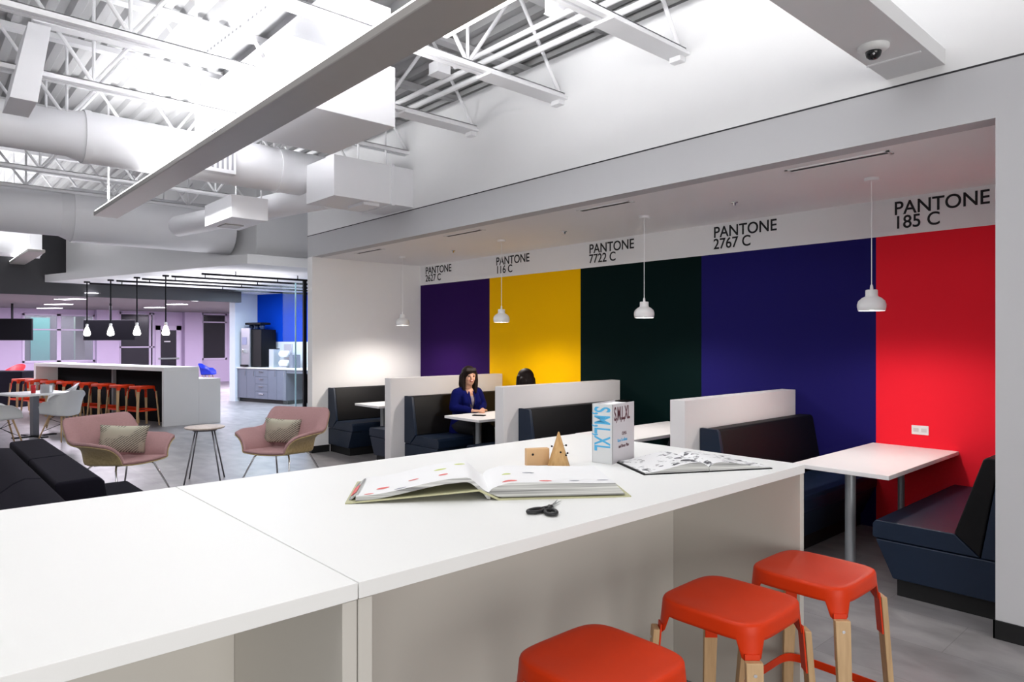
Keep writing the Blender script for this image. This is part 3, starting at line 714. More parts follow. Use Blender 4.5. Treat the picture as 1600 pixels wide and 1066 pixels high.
# ================================================================== LOUNGE
def shell(seat_hw, seat_f, seat_b, zf, zb, rim, lip, nS=64, nT=12, pw=2.0, zpow=.8):
    """rim: function s(0..1)->(x,y,z) from front-left arm tip round the back to front-right; returns grid of points"""
    def B(s):
        # rounded path round the seat pan
        a = s
        x0 = seat_hw
        if a < .3: t = a/.3; return Vector((-x0, seat_f+(seat_b+.08-seat_f)*t, zf+(zb-zf)*t))
        if a > .7: t = (1-a)/.3; return Vector((x0, seat_f+(seat_b+.08-seat_f)*t, zf+(zb-zf)*t))
        t = (a-.3)/.4; ang = PI+0*t
        th = PI*(1-t)
        cx = math.cos(th); sx = math.sin(th)
        e = .5
        return Vector((x0*math.copysign(abs(cx)**e, cx), seat_b+.08-.12*abs(sx)**e, zb))
    pts = []
    for i in range(nS+1):
        s = i/nS; b = B(s); r_ = Vector(rim(s)); row = []
        for j in range(nT+1):
            t = j/nT; h_ = t**pw; z_ = 1-(1-t)**1.35
            row.append(Vector((b.x+(r_.x-b.x)*h_, b.y+(r_.y-b.y)*(h_*.5+t*.5), b.z+(r_.z-b.z)*z_)))
        pts.append(row)
    return pts
def lerp_path(keys):
    def f(s):
        for (s0, p0), (s1, p1) in zip(keys, keys[1:]):
            if s <= s1:
                t = (s-s0)/(s1-s0); t = t*t*(3-2*t) if len(keys) > 99 else t
                return [a+(b-a)*t for a, b in zip(p0, p1)]
        return keys[-1][1]
    return f
def shell_obj(pts, name, m_, parent, thick, off=-1, pan=True, nP=10, sub=1):
    m = MB(); bm = m.bm
    V = [[bm.verts.new(p) for p in row] for row in pts]
    for i in range(len(V)-1):
        for j in range(len(V[0])-1): m._f([V[i][j], V[i+1][j], V[i+1][j+1], V[i][j+1]])
    n = len(V)-1
    # pan: connect left and right bottom points in rows
    rows = []
    for i in range(n//2+1):
        A, B_ = V[i][0], V[n-i][0]
        if A is B_: rows.append([A]); continue
        row = [A]
        for k in range(1, nP):
            t = k/nP; p = A.co.lerp(B_.co, t); p.z -= .018*math.sin(PI*t); row.append(bm.verts.new(p))
        row.append(B_); rows.append(row)
    for r0, r1 in zip(rows, rows[1:]):
        if len(r1) == 1:
            for k in range(nP): m._f([r0[k], r0[k+1], r1[0]])
        else:
            for k in range(nP): m._f([r0[k], r0[k+1], r1[k+1], r1[k]])
    bmesh.ops.recalc_face_normals(bm, faces=bm.faces)
    # make normals face inwards/up
    up = sum((f.normal.z for f in bm.faces if abs(f.normal.z) > .8), 0)
    if up < 0: bmesh.ops.reverse_faces(bm, faces=bm.faces)
    o = m.build(name, m_, parent, smooth=True, fix=False)
    s_ = o.modifiers.new('t', 'SOLIDIFY'); s_.thickness = thick; s_.offset = off
    if sub: o.modifiers.new('s', 'SUBSURF').render_levels = sub
    return o
def make_lounge_chair():
    r = thing('lounge_armchair', 'pink lounge armchair', 'armchair')
    keys = [(0, (-.43, .27, .585)), (.10, (-.475, .10, .605)), (.24, (-.46, -.12, .60)), (.30, (-.42, -.24, .62)), (.335, (-.40, -.345, .79)), (.36, (-.365, -.37, .825)), (.40, (-.31, -.385, .83)),
            (.60, (.31, -.385, .83)), (.64, (.365, -.37, .825)), (.665, (.40, -.345, .79)), (.70, (.42, -.24, .62)), (.76, (.46, -.12, .60)), (.90, (.475, .10, .605)), (1, (.43, .27, .585))]
    pts = shell(.27, .33, -.20, .405, .375, lerp_path(keys), 0, pw=1.9)
    shell_obj(pts, 'seat_shell_upholstery', pink, r, .034, 1)
    shell_obj(pts, 'plywood_shell', ply, r, .012, -1)
    m = MB(); 
    for s in (-1, 1): pass
    for (x, y) in ((-1, 1), (1, 1), (-1, -1), (1, -1)):
        m = MB(); m.tube([(x*.19, y*.15-.0, .372), (x*.23, y*.19, .33), (x*.33, y*.34 if y > 0 else y*.36, .0)], .0095, 12); m.build('leg', chrome, r, smooth=True)
    m = MB(); m.tube([(-.19, .15, .368), (.19, .15, .368)], .009, 10); m.build('cross_bar', chrome, r, smooth=True)
    m = MB(); m.tube([(-.19, -.15, .352), (.19, -.15, .352)], .009, 10); m.build('cross_bar', chrome, r, smooth=True)
    return r
def cam_dir(a):   # a: 0 = image right, 90 = away from the viewer
    return CR*math.cos(math.radians(a))+CW*math.sin(math.radians(a))
def face_rot(v): return math.atan2(v[1], v[0])-PI/2
ac = make_lounge_chair(); ac.location = (-7.93, 1.72, 0); ac.rotation_euler = (0, 0, face_rot(cam_dir(-20))); ac['label'] = 'pink armchair with plywood shell beside the black sofa'; ac['group'] = 'pink lounge armchairs'
ac2 = dup(ac, (-7.45, 3.22, 0), face_rot((.50, -.86)), 'pink armchair with plywood shell in front of the white end wall', 'pink lounge armchairs')
def pillow(loc, rot, w_, h_, lab):
    m = MB(); n = 16
    for sgn in (1, -1):
        def fn(u, v):
            x, y = (u-.5)*2, (v-.5)*2
            pin = 1-.07*(1-abs(x)**1.5)*0
            k = (1-abs(x)**2.6)*(1-abs(y)**2.6)
            ix = 1-.07*(1-abs(y)**2); iy = 1-.07*(1-abs(x)**2)
            ex = 1-.08*(1-y*y); 
            return Vector((x*w_/2*(1-.07*(1-y*y)), y*h_/2*(1-.07*(1-x*x)), sgn*.062*max(0, k)**.6))
        m.grid(fn, n, n)
    bmesh.ops.remove_doubles(m.bm, verts=m.bm.verts, dist=.0005)
    o = m.build('throw_pillow', cushion_m, None, smooth=True); o.location = loc; o.rotation_euler = rot
    return tag(o, lab, 'pillow', 'patterned throw pillows')
def place_pillow(chair, off, lean, spin, w_, lab):
    o = pillow((0, 0, 0), (0, 0, 0), w_, .32, lab)
    M = Matrix.Translation(chair.location) @ Matrix.Rotation(chair.rotation_euler.z, 4, 'Z') @ Matrix.Translation(off) @ Matrix.Rotation(spin, 4, 'Z') @ Matrix.Rotation(PI/2-lean, 4, 'X') @ Matrix.Rotation(.10, 4, 'Z')
    o.matrix_world = M; return o
place_pillow(ac, (-.04, -.03, .60), .30, -.55, .46, 'beige zigzag patterned pillow on the armchair by the black sofa')
place_pillow(ac2, (.10, -.14, .585), .35, .6, .40, 'beige patterned pillow on the armchair by the white end wall')
# side table
sd_ = thing('side_table', 'small round table with pale wood top between the pink armchairs', 'side table', (-8.25, 2.64, 0))
m = MB(); m.lathe([(0, .612), (.205, .612), (.216, .622), (.216, .628), (.212, .632), (0, .632)], 48); auto(m.build('tabletop', wood('pale_ash', (.60, .50, .44), (.70, .60, .54), (3, 12, 3)), sd_))
for k in range(4):
    a = .35+k*PI/2; d = Vector((math.cos(a), math.sin(a), 0))
    m = MB(); m.tube([d*.12+Vector((0, 0, .612)), d*.27], .0085, 10); m.build('leg', dmetal, sd_, smooth=True)
m = MB(); m.lathe([(0, .585), (.13, .585), (.135, .598), (.135, .612), (0, .612)], 30); auto(m.build('under_plate', dmetal, sd_))
# black sofas
def sofa(name_lab, x0, x1, backs, seats, flip=False):
    """back blocks (x0, x1) and seat blocks; y measured from the rear, negative when flipped"""
    r = thing('sofa', name_lab, 'sofa', (x0, .72, 0), 0, 'black lounge sofas')
    k = -1 if flip else 1
    for (a, b) in backs:
        m = MB(); m.extr([(0, 0, .10), (0, k*.32, .10), (0, k*.32, .40), (0, k*.27, .72), (0, k*.24, .755), (0, 0, .745)], (1, 0, 0), a-x0+.004, b-x0-.004); m.build('back_cushion', blackf, r, .02, 3)
    for (a, b) in seats:
        m = MB(); m.box((a-x0+.004, min(k*.325, k*.76), .26), (b-x0-.004, max(k*.325, k*.76), .42)); m.build('seat_cushion', blackf, r, .025, 3)
        m = MB(); m.box((a-x0+.02, min(k*.40, k*.74), .10), (b-x0-.02, max(k*.40, k*.74), .258)); m.build('base', blackf, r)
    for x in (.1, x1-x0-.1):
        for y in (k*.08, k*.30):
            m = MB(); m.tube([(x, y, 0), (x, y, .10)], .018, 12); m.build('leg', dmetal, r, smooth=True)
    return r
sofa('black sofa nearest the pink armchairs, its back towards the left', -7.33, -4.5, [(-7.33, -6.15), (-6.15, -5.0)], [(-6.61, -5.5), (-5.5, -4.5)])
s2 = thing('sofa', 'black sofa at the left edge, standing back to back with the other', 'sofa', (-7.0, .70, 0), 0, 'black lounge sofas')
for (a, b) in ((0, 1.7), (1.7, 3.4)):
    m = MB(); m.extr([(0, 0, .10), (0, -.62, .10), (0, -.60, .40), (0, -.16, .72), (0, -.10, .745), (0, 0, .735)], (1, 0, 0), a+.004, b-.004); m.build('back_cushion', blackf, s2, .02, 3)
    m = MB(); m.box((a+.004, -1.15, .10), (b-.004, -.62, .42)); m.build('seat_cushion', blackf, s2, .025, 3)
for x in (.1, 3.3):
    for y in (-.1, -1.05):
        m = MB(); m.tube([(x, y, 0), (x, y, .10)], .018, 12); m.build('leg', dmetal, s2, smooth=True)

# ================================================================== CAFE TABLE AND SHELL CHAIRS
def make_shell_chair():
    r = thing('shell_armchair', 'white plastic shell armchair on wooden legs', 'chair')
    keys = [(0, (-.26, .20, .56)), (.12, (-.30, .08, .645)), (.25, (-.31, -.08, .66)), (.34, (-.26, -.19, .74)), (.42, (-.15, -.27, .81)), (.5, (0, -.29, .825)), (.58, (.15, -.27, .81)), (.66, (.26, -.19, .74)), (.75, (.31, -.08, .66)), (.88, (.30, .08, .645)), (1, (.26, .20, .56))]
    pts = shell(.21, .24, -.13, .44, .42, lerp_path(keys), 0, nS=40, nT=8, pw=1.4)
    shell_obj(pts, 'seat_shell', plastic_w, r, .006, -1, nP=8, sub=1)
    for (x, y) in ((-1, 1), (1, 1), (-1, -1), (1, -1)):
        m = MB(); m.tube([(x*.13, y*.12, .41), (x*.24, y*.24, 0)], .012, 10, radii=[.015, .009]); m.build('leg', beech, r, smooth=True)
    for (a, b) in (((-.145, .135, .36), (.20, -.20, .15)), ((.145, .135, .36), (-.20, -.20, .15)), ((-.145, -.135, .36), (.20, .20, .15)), ((.145, -.135, .36), (-.20, .20, .15))):
        m = MB(); m.tube([a, b], .004, 8); m.build('brace_rod', blackm, r, smooth=True)
    return r
def fl(px, d): p = at(px, 533, d); return (p.x, p.y, 0)
def cam_dir(a):   # a: 0 = image right, 90 = away from the viewer
    return CR*math.cos(math.radians(a))+CW*math.sin(math.radians(a))
sch = make_shell_chair()
sch.location = fl(98, 11.2); sch.rotation_euler = (0, 0, face_rot(cam_dir(165))); sch['label'] = 'white shell armchair on wooden legs, right of the white cafe table'; sch['group'] = 'white shell chairs at the cafe table'
dup(sch, fl(1, 10.5), face_rot(cam_dir(50)), 'white shell armchair cut by the left picture edge', 'white shell chairs at the cafe table')
dup(sch, fl(96, 13.0), face_rot(cam_dir(215)), 'white shell armchair behind the cafe table, only its back showing', 'white shell chairs at the cafe table')
for (px, d, fr, mt, lab, zz) in [(324, 24.5, 0, royal, 'bright blue shell chair seen behind the end of the bar', 0), (263, 19, 100, redp, 'red shell chair whose top shows behind the bar counter', 0), (14, 18.6, 250, redp, 'red shell chair by the left edge above the black divider', 1.2), (192, 21, 80, redp, 'red shell chair barely showing behind the middle of the bar', 0)]:
    c_ = dup(sch, fl(px, d), face_rot(cam_dir(fr)), lab, 'coloured shell chairs in the far room'); recolor(c_, plastic_w, mt)
    if zz: c_.scale = (zz, zz, zz)
ct = thing('cafe_table', 'square white cafe table on a steel column, among the white shell chairs', 'table', fl(54, 11.6), .35)
m = MB(); m.box((-.45, -.45, .715), (.45, .45, .745)); m.build('tabletop', lam, ct, .004)
m = MB(); m.box((-.05, -.05, .02), (.05, .05, .715)); m.build('column', dmetal, ct, .006)
m = MB(); m.box((-.33, -.05, 0), (.33, .05, .02)); m.box((-.05, -.33, 0), (.05, .33, .02)); m.build('base', blackm, ct)
p = at(52, 611, 11.5)
cu = thing('tumbler', 'small red tumbler on the white cafe table', 'cup', (p.x, p.y, .745)); m = MB(); m.lathe([(0, 0), (.032, 0), (.04, .13), (.037, .13), (.03, .005), (0, .005)], 20); m.build('cup', redp, cu, smooth=True)
p = at(73, 611, 11.6)
cu = thing('napkin_holder', 'clear napkin holder on the cafe table beside the red tumbler', 'napkin holder', (p.x, p.y, .745), YAW); m = MB(); m.box((-.08, -.05, 0), (.08, -.045, .14)); m.box((-.08, .045, 0), (.08, .05, .14)); m.box((-.08, -.05, 0), (.08, .05, .006)); m.build('holder', mat('smoky_acrylic', (.55, .56, .58), .15, noise=.02, alpha=.55), cu)
m = MB(); m.box((-.07, -.035, .008), (.07, .035, .12)); m.build('napkins', paper, cu)
# black divider block at left
p = at(-24, 600, 17.0)
m = MB(); m.cbox((0, 0, .44), (2.2, .5, .88)); o = m.build('lounge_divider', blackf, None, .03); o.location = (p.x, p.y, 0); o.rotation_euler = (0, 0, YAW); tag(o, 'black upholstered divider at the left edge beside the bar', 'divider')

# ================================================================== BAR
B0 = Vector((-14.0, 3.74, 0)); BD = -E1
BL = 5.1
br = thing('bar_counter', 'long white bar counter with open dark underside in the middle distance', 'bar counter', B0)
ez = Vector((0, 1, 0)); zb = 1.12
def P2(a, b): v = BD*a+ez*b; return (v.x, v.y)
m = MB(); m.prism([P2(0, 0), P2(0, .63), P2(BL, .63), P2(BL, 0)], zb-.075, zb); m.build('worktop', lam, br, .003)
m = MB(); m.prism([P2(0, 0), P2(0, .63), P2(.06, .63), P2(.06, 0)], 0, zb-.075); m.build('end_panel', lam, br)
m = MB(); m.prism([P2(BL-.09, 0), P2(BL-.09, .63), P2(BL, .63), P2(BL, 0)], 0, zb-.075); m.build('end_panel', lam, br)
m = MB(); m.prism([P2(0, .632), P2(0, 1.04), P2(BL, 1.04), P2(BL, .632)], 0, .88); m.build('rear_ledge', lam, br)
m = MB(); m.prism([P2(.07, .42), P2(.07, .45), P2(BL-.1, .45), P2(BL-.1, .42)], 0, zb-.08); m.build('back_panel', mat('black_panel', (.004, .004, .005), .7, spec=.1, noise=.1), br)
m = MB(); m.prism([P2(BL*.5-.03, .36), P2(BL*.5-.03, .42), P2(BL*.5+.03, .42), P2(BL*.5+.03, .36)], 0, zb-.08); m.build('support', mat('grey_support', (.25, .25, .26), .6, noise=.03), br)
N8 = [222, 191, 162, 134, 107, 81, 57, 36]
nm = ['first', 'second', 'third', 'fourth', 'fifth', 'sixth', 'seventh', 'eighth']
for i, px in enumerate(N8):
    # on a line parallel to the bar front
    o0 = B0-Vector((0, .12, 0)); r_ = ray(px, 533)
    # solve o0+BD*t = r*s in the plane
    det = BD.x*(-r_.y)-BD.y*(-r_.x); t = ((-o0.x)*(-r_.y)-(-o0.y)*(-r_.x))/det
    q = o0+BD*t
    dup(st, (q.x, q.y, 0), math.atan2(E1.y, E1.x), '%s small red bar stool from the right end of the long bar' % nm[i], 'red stools along the far bar')
def bulb_pendant(q, lab):
    r = thing('bulb_pendant', lab, 'pendant lamp', (q.x, q.y, 1.73), 0, 'bare bulb pendants over the bar')
    m = MB(); m.lathe([(0, 0), (.05, .004), (.068, .035), (.060, .09), (.036, .16), (.026, .19), (0, .19)], 20); m.build('bulb', bulb_m, r, smooth=True)
    m = MB(); m.lathe([(.0, .185), (.028, .185), (.028, .25), (.012, .26), (0, .26)], 16); m.build('socket', plastic_w, r, smooth=True)
    m = MB(); m.tube([(0, 0, .25), (0, 0, 1.17)], .013, 8); m.build('rod', blackm, r)
    m = MB(); m.lathe([(0, 1.14), (.06, 1.14), (.06, 1.17), (0, 1.17)], 18); m.build('canopy', blackm, r)
for i, px in enumerate([259, 214, 173, 136]):
    q = onz(px, [430, 433, 437, 440][i], 2.9)
    bulb_pendant(q, '%s bare bulb pendant from the right over the long bar' % nm[i])
    l = bpy.data.lights.new('bulb_glow', 'POINT'); l.energy = 6; l.shadow_soft_size = .06; lo = bpy.data.objects.new('bulb_glow', l); lo.location = (q.x, q.y, 1.68); col.objects.link(lo)
# black track pipes under the soffit
for i, (px, py) in enumerate([(315, 428), (268, 432), (222, 436), (182, 439), (140, 443)]):
    q = onz(px, py, 2.82); L = 3.6+i*.45
    r = thing('track_rail', '%s thin black ceiling rail from the front, over the kitchen passage' % nm[i], 'ceiling rail', (q.x, q.y, 2.82), 0, 'black rails under the white soffit')
    m = MB(); m.box((-.018, 0, -.018), (.018, L, .018)); m.build('rail', blackm, r)
    for yy in (.6, L*.5, L-.4):
        m = MB(); m.tube([(0, yy, 0), (0, yy, .08)], .01, 8); m.build('hanger', blackm, r)
# ================================================================== KITCHEN
def kp(a, b, z=0): v = K0+E1*a+E2*b; return Vector((v.x, v.y, z))
ka = math.atan2(E1.y, E1.x)
units = [(.02, .40, 'door'), (.40, .75, 'door'), (.75, 1.25, 'drawers'), (1.25, 1.60, 'door'), (1.60, 1.95, 'door')]
ulab = ['grey kitchen base cabinet farthest left, below the coffee machine', 'grey kitchen base cabinet just left of the drawers', 'grey kitchen drawer unit with four drawers', 'grey kitchen base cabinet just right of the drawers', 'grey kitchen base cabinet beside the dark open bay']
for (a, b, kind), lab in zip(units, ulab):
    r = thing('base_cabinet', lab, 'cabinet', kp(a, 0), ka, 'grey kitchen base cabinets')
    w_ = b-a
    m = MB(); m.box((.001, .03, .1), (w_-.001, .64, .885)); m.build('body', cab_m, r)
    m = MB(); m.box((.001, .08, 0), (w_-.001, .6, .1)); m.build('toe_kick', black_base, r)
    if kind == 'door':
        m = MB(); m.box((.004, .008, .105), (w_-.004, .03, .88)); d_ = m.build('door', cab_m, r)
        m = MB(); m.box((w_-.05, -.012, .70), (w_-.038, .008, .84)); m.build('handle', chrome, d_)
    else:
        for k in range(4):
            z0 = .105+k*.195
            m = MB(); m.box((.004, .008, z0), (w_-.004, .03, z0+.188)); d_ = m.build('drawer', cab_m, r)
            m = MB(); m.box((w_/2-.09, -.012, z0+.12), (w_/2+.09, .008, z0+.135)); m.build('handle', chrome, d_)
r = thing('open_bay', 'dark open bay under the kitchen worktop beside the glass screen', 'open bay', kp(1.95, 0), ka)
m = MB(); m.box((0, .6, 0), (1.6, .64, .885)); m.build('back_panel', blackm, r)
m = MB(); m.box((1.57, .03, 0), (1.6, .6, .885)); m.build('side_panel', cab_m, r)
m = MB(); m.box((0, .02, .80), (1.57, .05, .885)); m.build('rail', cab_m, r)
wt = m = MB(); m.box((0, 0, 0), (3.58, .655, .035)); o = m.build('kitchen_worktop', lam, None, .003); o.location = kp(0, -.01, .887); o.rotation_euler = (0, 0, ka); tag(o, 'white worktop over the grey kitchen cabinets', 'worktop')
cm = thing('coffee_machine', 'large silver and black coffee machine on the kitchen worktop', 'coffee machine', kp(.16, .05, .922), ka)
silver = mat('brushed_silver', (.50, .50, .56), .3, .8, noise=.05)
m = MB(); m.box((0, .0, .0), (.34, .5, 1.02)); m.build('body', blackm, cm, .01)
m = MB(); m.box((-.01, -.03, .0), (.35, .02, 1.04)); m.build('front_panel', silver, cm, .012)
m = MB(); m.box((.345, .02, .02), (.75, .50, 1.0)); m.build('grinder_cabinet', blackv, cm, .01)
m = MB(); m.box((.05, -.045, .60), (.22, -.025, .80)); m.build('display', mat('display_glass', (.12, .12, .2), .1, noise=.05, emit=(.5, .5, .8), es=.4), cm)
m = MB(); m.box((.10, -.09, .38), (.18, -.02, .48)); m.build('spout', chrome, cm, .01)
m = MB(); m.box((.05, -.10, .02), (.29, -.02, .07)); m.build('drip_tray', blackm, cm)
for k in range(3):
    m = MB(); m.lathe([(.05, 0), (.07, .05), (.07, .10), (.0, .12)], 18, (.10+k*.22, .22, 1.02)); m.build('bean_hopper', mat('dark_hopper', (.03, .05, .12), .15, noise=.1), cm, smooth=True)
m = MB(); m.box((.03, .06, 1.13), (.66, .40, 1.19)); m.build('hopper_lid', blackm, cm, .015)
ur = thing('steel_canister', 'tall steel canister beside the coffee machine', 'canister', kp(1.13, .14, .922), ka)
m = MB(); m.box((0, 0, 0), (.18, .22, .48)); m.build('body', mat('pale_steel', (.55, .60, .65), .35, .6, noise=.03), ur, .01)
m = MB(); m.box((.01, .01, .48), (.17, .21, .50)); m.build('lid', blackm, ur)
ks = thing('paper_towel_dispenser', 'silver dispenser with white rolls on the kitchen worktop', 'dispenser', kp(1.45, .12, .922), ka)
m = MB(); m.box((0, .05, 0), (.34, .30, .03)); m.box((.02, .22, 0), (.32, .27, .62)); m.build('stand', silver, ks, .01)
for z_ in (.12, .36):
    m = MB(); m.tube([(.04, .12, z_), (.30, .12, z_)], .085, 20); m.build('roll', paper, ks, smooth=True)
bx = thing('stacked_tray', 'small grey tray leaning at the right end of the kitchen things', 'tray', kp(1.84, .2, .922), ka)
m = MB(); m.box((0, 0, 0), (.13, .26, .34)); m.build('tray', cab_m, bx, .01)
# glass screen with a black post
q = at(476, 533, 13.4)
gs = thing('glass_screen', 'tall glass screen with black post beside the white end wall', 'glass screen', (q.x, q.y, 0))
m = MB(); m.box((-.03, -.03, 0), (.03, .03, 2.795)); m.build('post', blackm, gs)
m = MB(); m.box((-1.0, -.01, .02), (-.03, .01, 2.78)); gp = m.build('pane', mat('screen_glass', (.75, .92, .95), .1, spec=.08, noise=.01, alpha=.05), gs)
m = MB(); m.box((-.42, -.012, .02), (-.40, .012, 2.78)); m.build('edge_strip', mat('glass_edge', (.45, .72, .8), .2, noise=.02), gs)

# ================================================================== FAR ROOM
def tv(px0, px1, py0, py1, d, lab):
    a = at((px0+px1)/2, (py0+py1)/2, d); w_ = (px1-px0)*d/F; h_ = (py1-py0)*d/F
    r = thing('wall_screen', lab, 'television', (a.x, a.y, a.z), YAW, 'black screens hanging in the far room')
    m = MB(); m.cbox((0, 0, 0), (w_, .05, h_)); m.build('casing', blackm, r, .006)
    m = MB(); m.box((-w_/2+.02, -.028, -h_/2+.02), (w_/2-.02, -.0255, h_/2-.02)); m.build('display', mat('off_display', (.002, .002, .003), .5, spec=.05, noise=.1), r)
    m = MB(); m.tube([(0, .04, 0), (0, .04, 2.72-a.z)], .03, 10); m.build('ceiling_pole', blackm, r)
tv(-16, 51, 498, 532, 20, 'black hanging screen cut by the left picture edge')
tv(131, 212, 500, 532, 20, 'black hanging screen behind the bulb pendants')
lights = [((105, 155), 459), ((86, 133), 468), ((70, 113), 476), ((58, 97), 482), ((296, 330), 470), ((261, 291), 476), ((227, 258), 481)]
for i, ((a, b), py) in enumerate(lights):
    q0 = onz((a+b)/2, py, 2.70); d = (q0-CP).dot(CW); w_ = (b-a)*d/F
    r = thing('ceiling_light', ('%s long glowing ceiling light from the front, left row in the far room' % nm[i]) if i < 4 else ('%s glowing ceiling light from the right, right row in the far room' % nm[i-4]), 'ceiling light', (q0.x, q0.y, 2.70), YAW-.35, 'glowing ceiling lights in the far room')
    m = MB(); m.box((-w_/2, -.15, 0), (w_/2, .15, .02)); m.build('diffuser', strip_m, r)
    m = MB(); m.box((-w_/2-.02, -.17, .004), (w_/2+.02, .17, .018)); m.build('frame', far_ceil, r)
# blurred furniture behind the glass
p = at(134, 560, 27); m = MB(); m.cbox((0, 0, .45), (.5, .5, .9)); o = m.build('waste_bin', blackm, None, .03); o.location = (-29.6, yc(128, -29.6), 0); tag(o, 'dark bin shape standing behind the far room window', 'bin')
m = MB(); m.cbox((0, 0, 1.25), (.3, .3, 2.5)); o = m.build('room_post', mat('pale_post', (.5, .5, .48), .6, noise=.02)); o.location = (-29.2, yc(124, -29.2), 0); tag(o, 'pale post standing behind the far room window', 'post')

# ================================================================== CEILING SERVICES
# suspended linear light
bl_ = thing('linear_light', 'long grey suspended linear light running across the ceiling', 'linear light', (-4.5, 1.975, 3.20))
alum = mat('grey_aluminium', (.42, .40, .385), .45, .3, noise=.03)
BP = [(0, -.13, 0), (0, .13, 0), (0, .135, .006), (0, .135, .05), (0, -.135, .05), (0, -.135, .006)]
m = MB(); m.extr(BP, (1, 0, 0), -5.45, 5.3); m.build('housing', alum, bl_, .002)
m = MB(); m.box((-5.4, -.132, .051), (5.2, .132, .062)); m.build('uplight_lens', glow_m, bl_)
for x in (-5.3, -1.9, 1.6, 5.0):
    m = MB(); m.tube([(x, 0, .06), (x, 0, 1.44)], .012, 8); m.build('suspension_rod', steel_w, bl_)
b2 = thing('linear_light', 'short piece of a second grey linear light at the left edge', 'linear light', (-17.5, -.4, 3.25))
q = onz(35, 408, 3.25); b2.location = (q.x, q.y, 3.25)
m = MB(); m.extr(BP, (1, 0, 0), -4, 1.9); m.build('housing', alum, b2, .002)
m = MB(); m.box((-3.9, -.132, .051), (1.8, .132, .062)); m.build('uplight_lens', glow_m, b2)
m = MB(); m.tube([(1, 0, .06), (1, 0, 1.38)], .012, 8); m.build('suspension_rod', steel_w, b2)
# rectangular strip fixture at the top
q = at(800, 8, 4.9)
fx = thing('troffer_light', 'white glowing box light near the top beside the long linear light', 'ceiling light', (-3.02, 3.02, 3.93))
m = MB(); m.box((-1.2, -.10, 0), (1.2, .10, .09)); m.build('housing', steel_w, fx, .003)
m = MB(); m.box((-1.18, -.09, -.004), (1.18, .09, 0)); m.build('lens', glow_m, fx)
# spiral duct A (runs along y)
def duct(name, lab, x, y0, y1, z, r0, seams=(), cap=True, n=40, grp=None):
    r = thing(name, lab, 'air duct', (x, y0, z), 0, grp)
    m = MB(); m.tube([(0, 0, 0), (0, y1-y0, 0)], r0, n); auto(m.build('tube', duct_m, r), 40)
    for s_ in seams:
        m = MB(); m.tube([(0, s_-y0-.03, 0), (0, s_-y0+.03, 0)], r0+.008, n); auto(m.build('coupling', duct_m, r), 40)
    return r
dA = duct('round_duct', 'thick white round air duct running to its capped end above the lounge', -7.55, 1.30, 3.85, 3.56, .245, (1.33, 3.2))
m = MB(); m.tube([(0, -4.3, 0), (0, -.12, 0), (0, .01, 0)], 0, 40, radii=[.205, .205, .244]); auto(m.build('narrow_tube', duct_m, dA), 20)
m = MB(); m.box((-.02, .85, -.19), (.262, 1.35, .16)); m.build('register_box', duct_m, dA, .004)
for k in range(9):
    m = MB(); m.box((.263, .90+k*.05, -.15), (.2645, .922+k*.05, .12)); m.build('louvre_slot', mat('slot_grey', (.3, .3, .33), .7, noise=.03), dA)
dB = thing('duct_branch', 'white rectangular branch duct entering the wall above the groove', 'air duct', (-7.0, 3.45, 3.17))
m = MB(); m.box((-.33, 0, .0), (.33, YB-3.45, .44)); m.build('branch_box', duct_m, dB, .004)
m = MB(); m.box((-.345, YB-3.45-.30, -.012), (.345, YB-3.45-.26, .452)); m.build('flange', duct_m, dB)
m = MB(); m.box((-.1, .40, -.03), (.25, .60, 0)); m.build('damper', duct_m, dB)
m = MB(); m.tube([(.22, .7, .44), (.22, .7, 1.45)], .012, 8); m.build('hanger_rod', steel_w, dB)
m = MB(); m.tube([(.22, .35, .44), (.22, .35, 1.45)], .012, 8); m.build('hanger_rod', steel_w, dB)
dE = thing('connecting_duct', 'white round duct sloping left from the wall branch', 'air duct', (0, 0, 0))
m = MB(); m.tube([(-7.3, 3.70, 3.30), (-7.7, 3.60, 3.30), (-9.2, 3.33, 3.30), (-10.7, 3.06, 3.30)], .15, 36); auto(m.build('tube', duct_m, dE), 40)
# big rectangular plenum
dC_ = thing('plenum_duct', 'large white rectangular duct box above the long linear light', 'air duct', (0, 0, 0))
m = MB()
m.box((-8.1, 2.5, 3.86), (-4.85, 3.02, 4.36)); m.build('plenum_box', duct_m, dC_, .004)
m = MB(); m.box((-5.9, 2.15, 3.37), (-4.80, 3.03, 3.858)); m.build('end_box', duct_m, dC_, .004)
for (x, y) in ((-5.4, 3.04), (-6.6, 3.04), (-7.9, 2.48)):
    m = MB(); m.tube([(x, y, 3.86), (x, y, 4.66)], .012, 8); m.build('hanger_rod', steel_w, dC_)
dF = thing('transfer_duct', 'white boxed duct hanging below the capped round duct', 'air duct', (-8.75, 2.8, 3.02), 0)
m = MB(); m.box((0, 0, 0), (.9, .42, .26)); m.build('branch_box', duct_m, dF, .004)
m = MB(); m.box((.15, .1, -.012), (.42, .32, 0)); m.build('grille', alum, dF)
for (x, y) in ((.05, .36), (.85, .36)):
    m = MB(); m.tube([(x, y, .26), (x, y, 1.64)], .010, 8); m.build('hanger_rod', steel_w, dF)
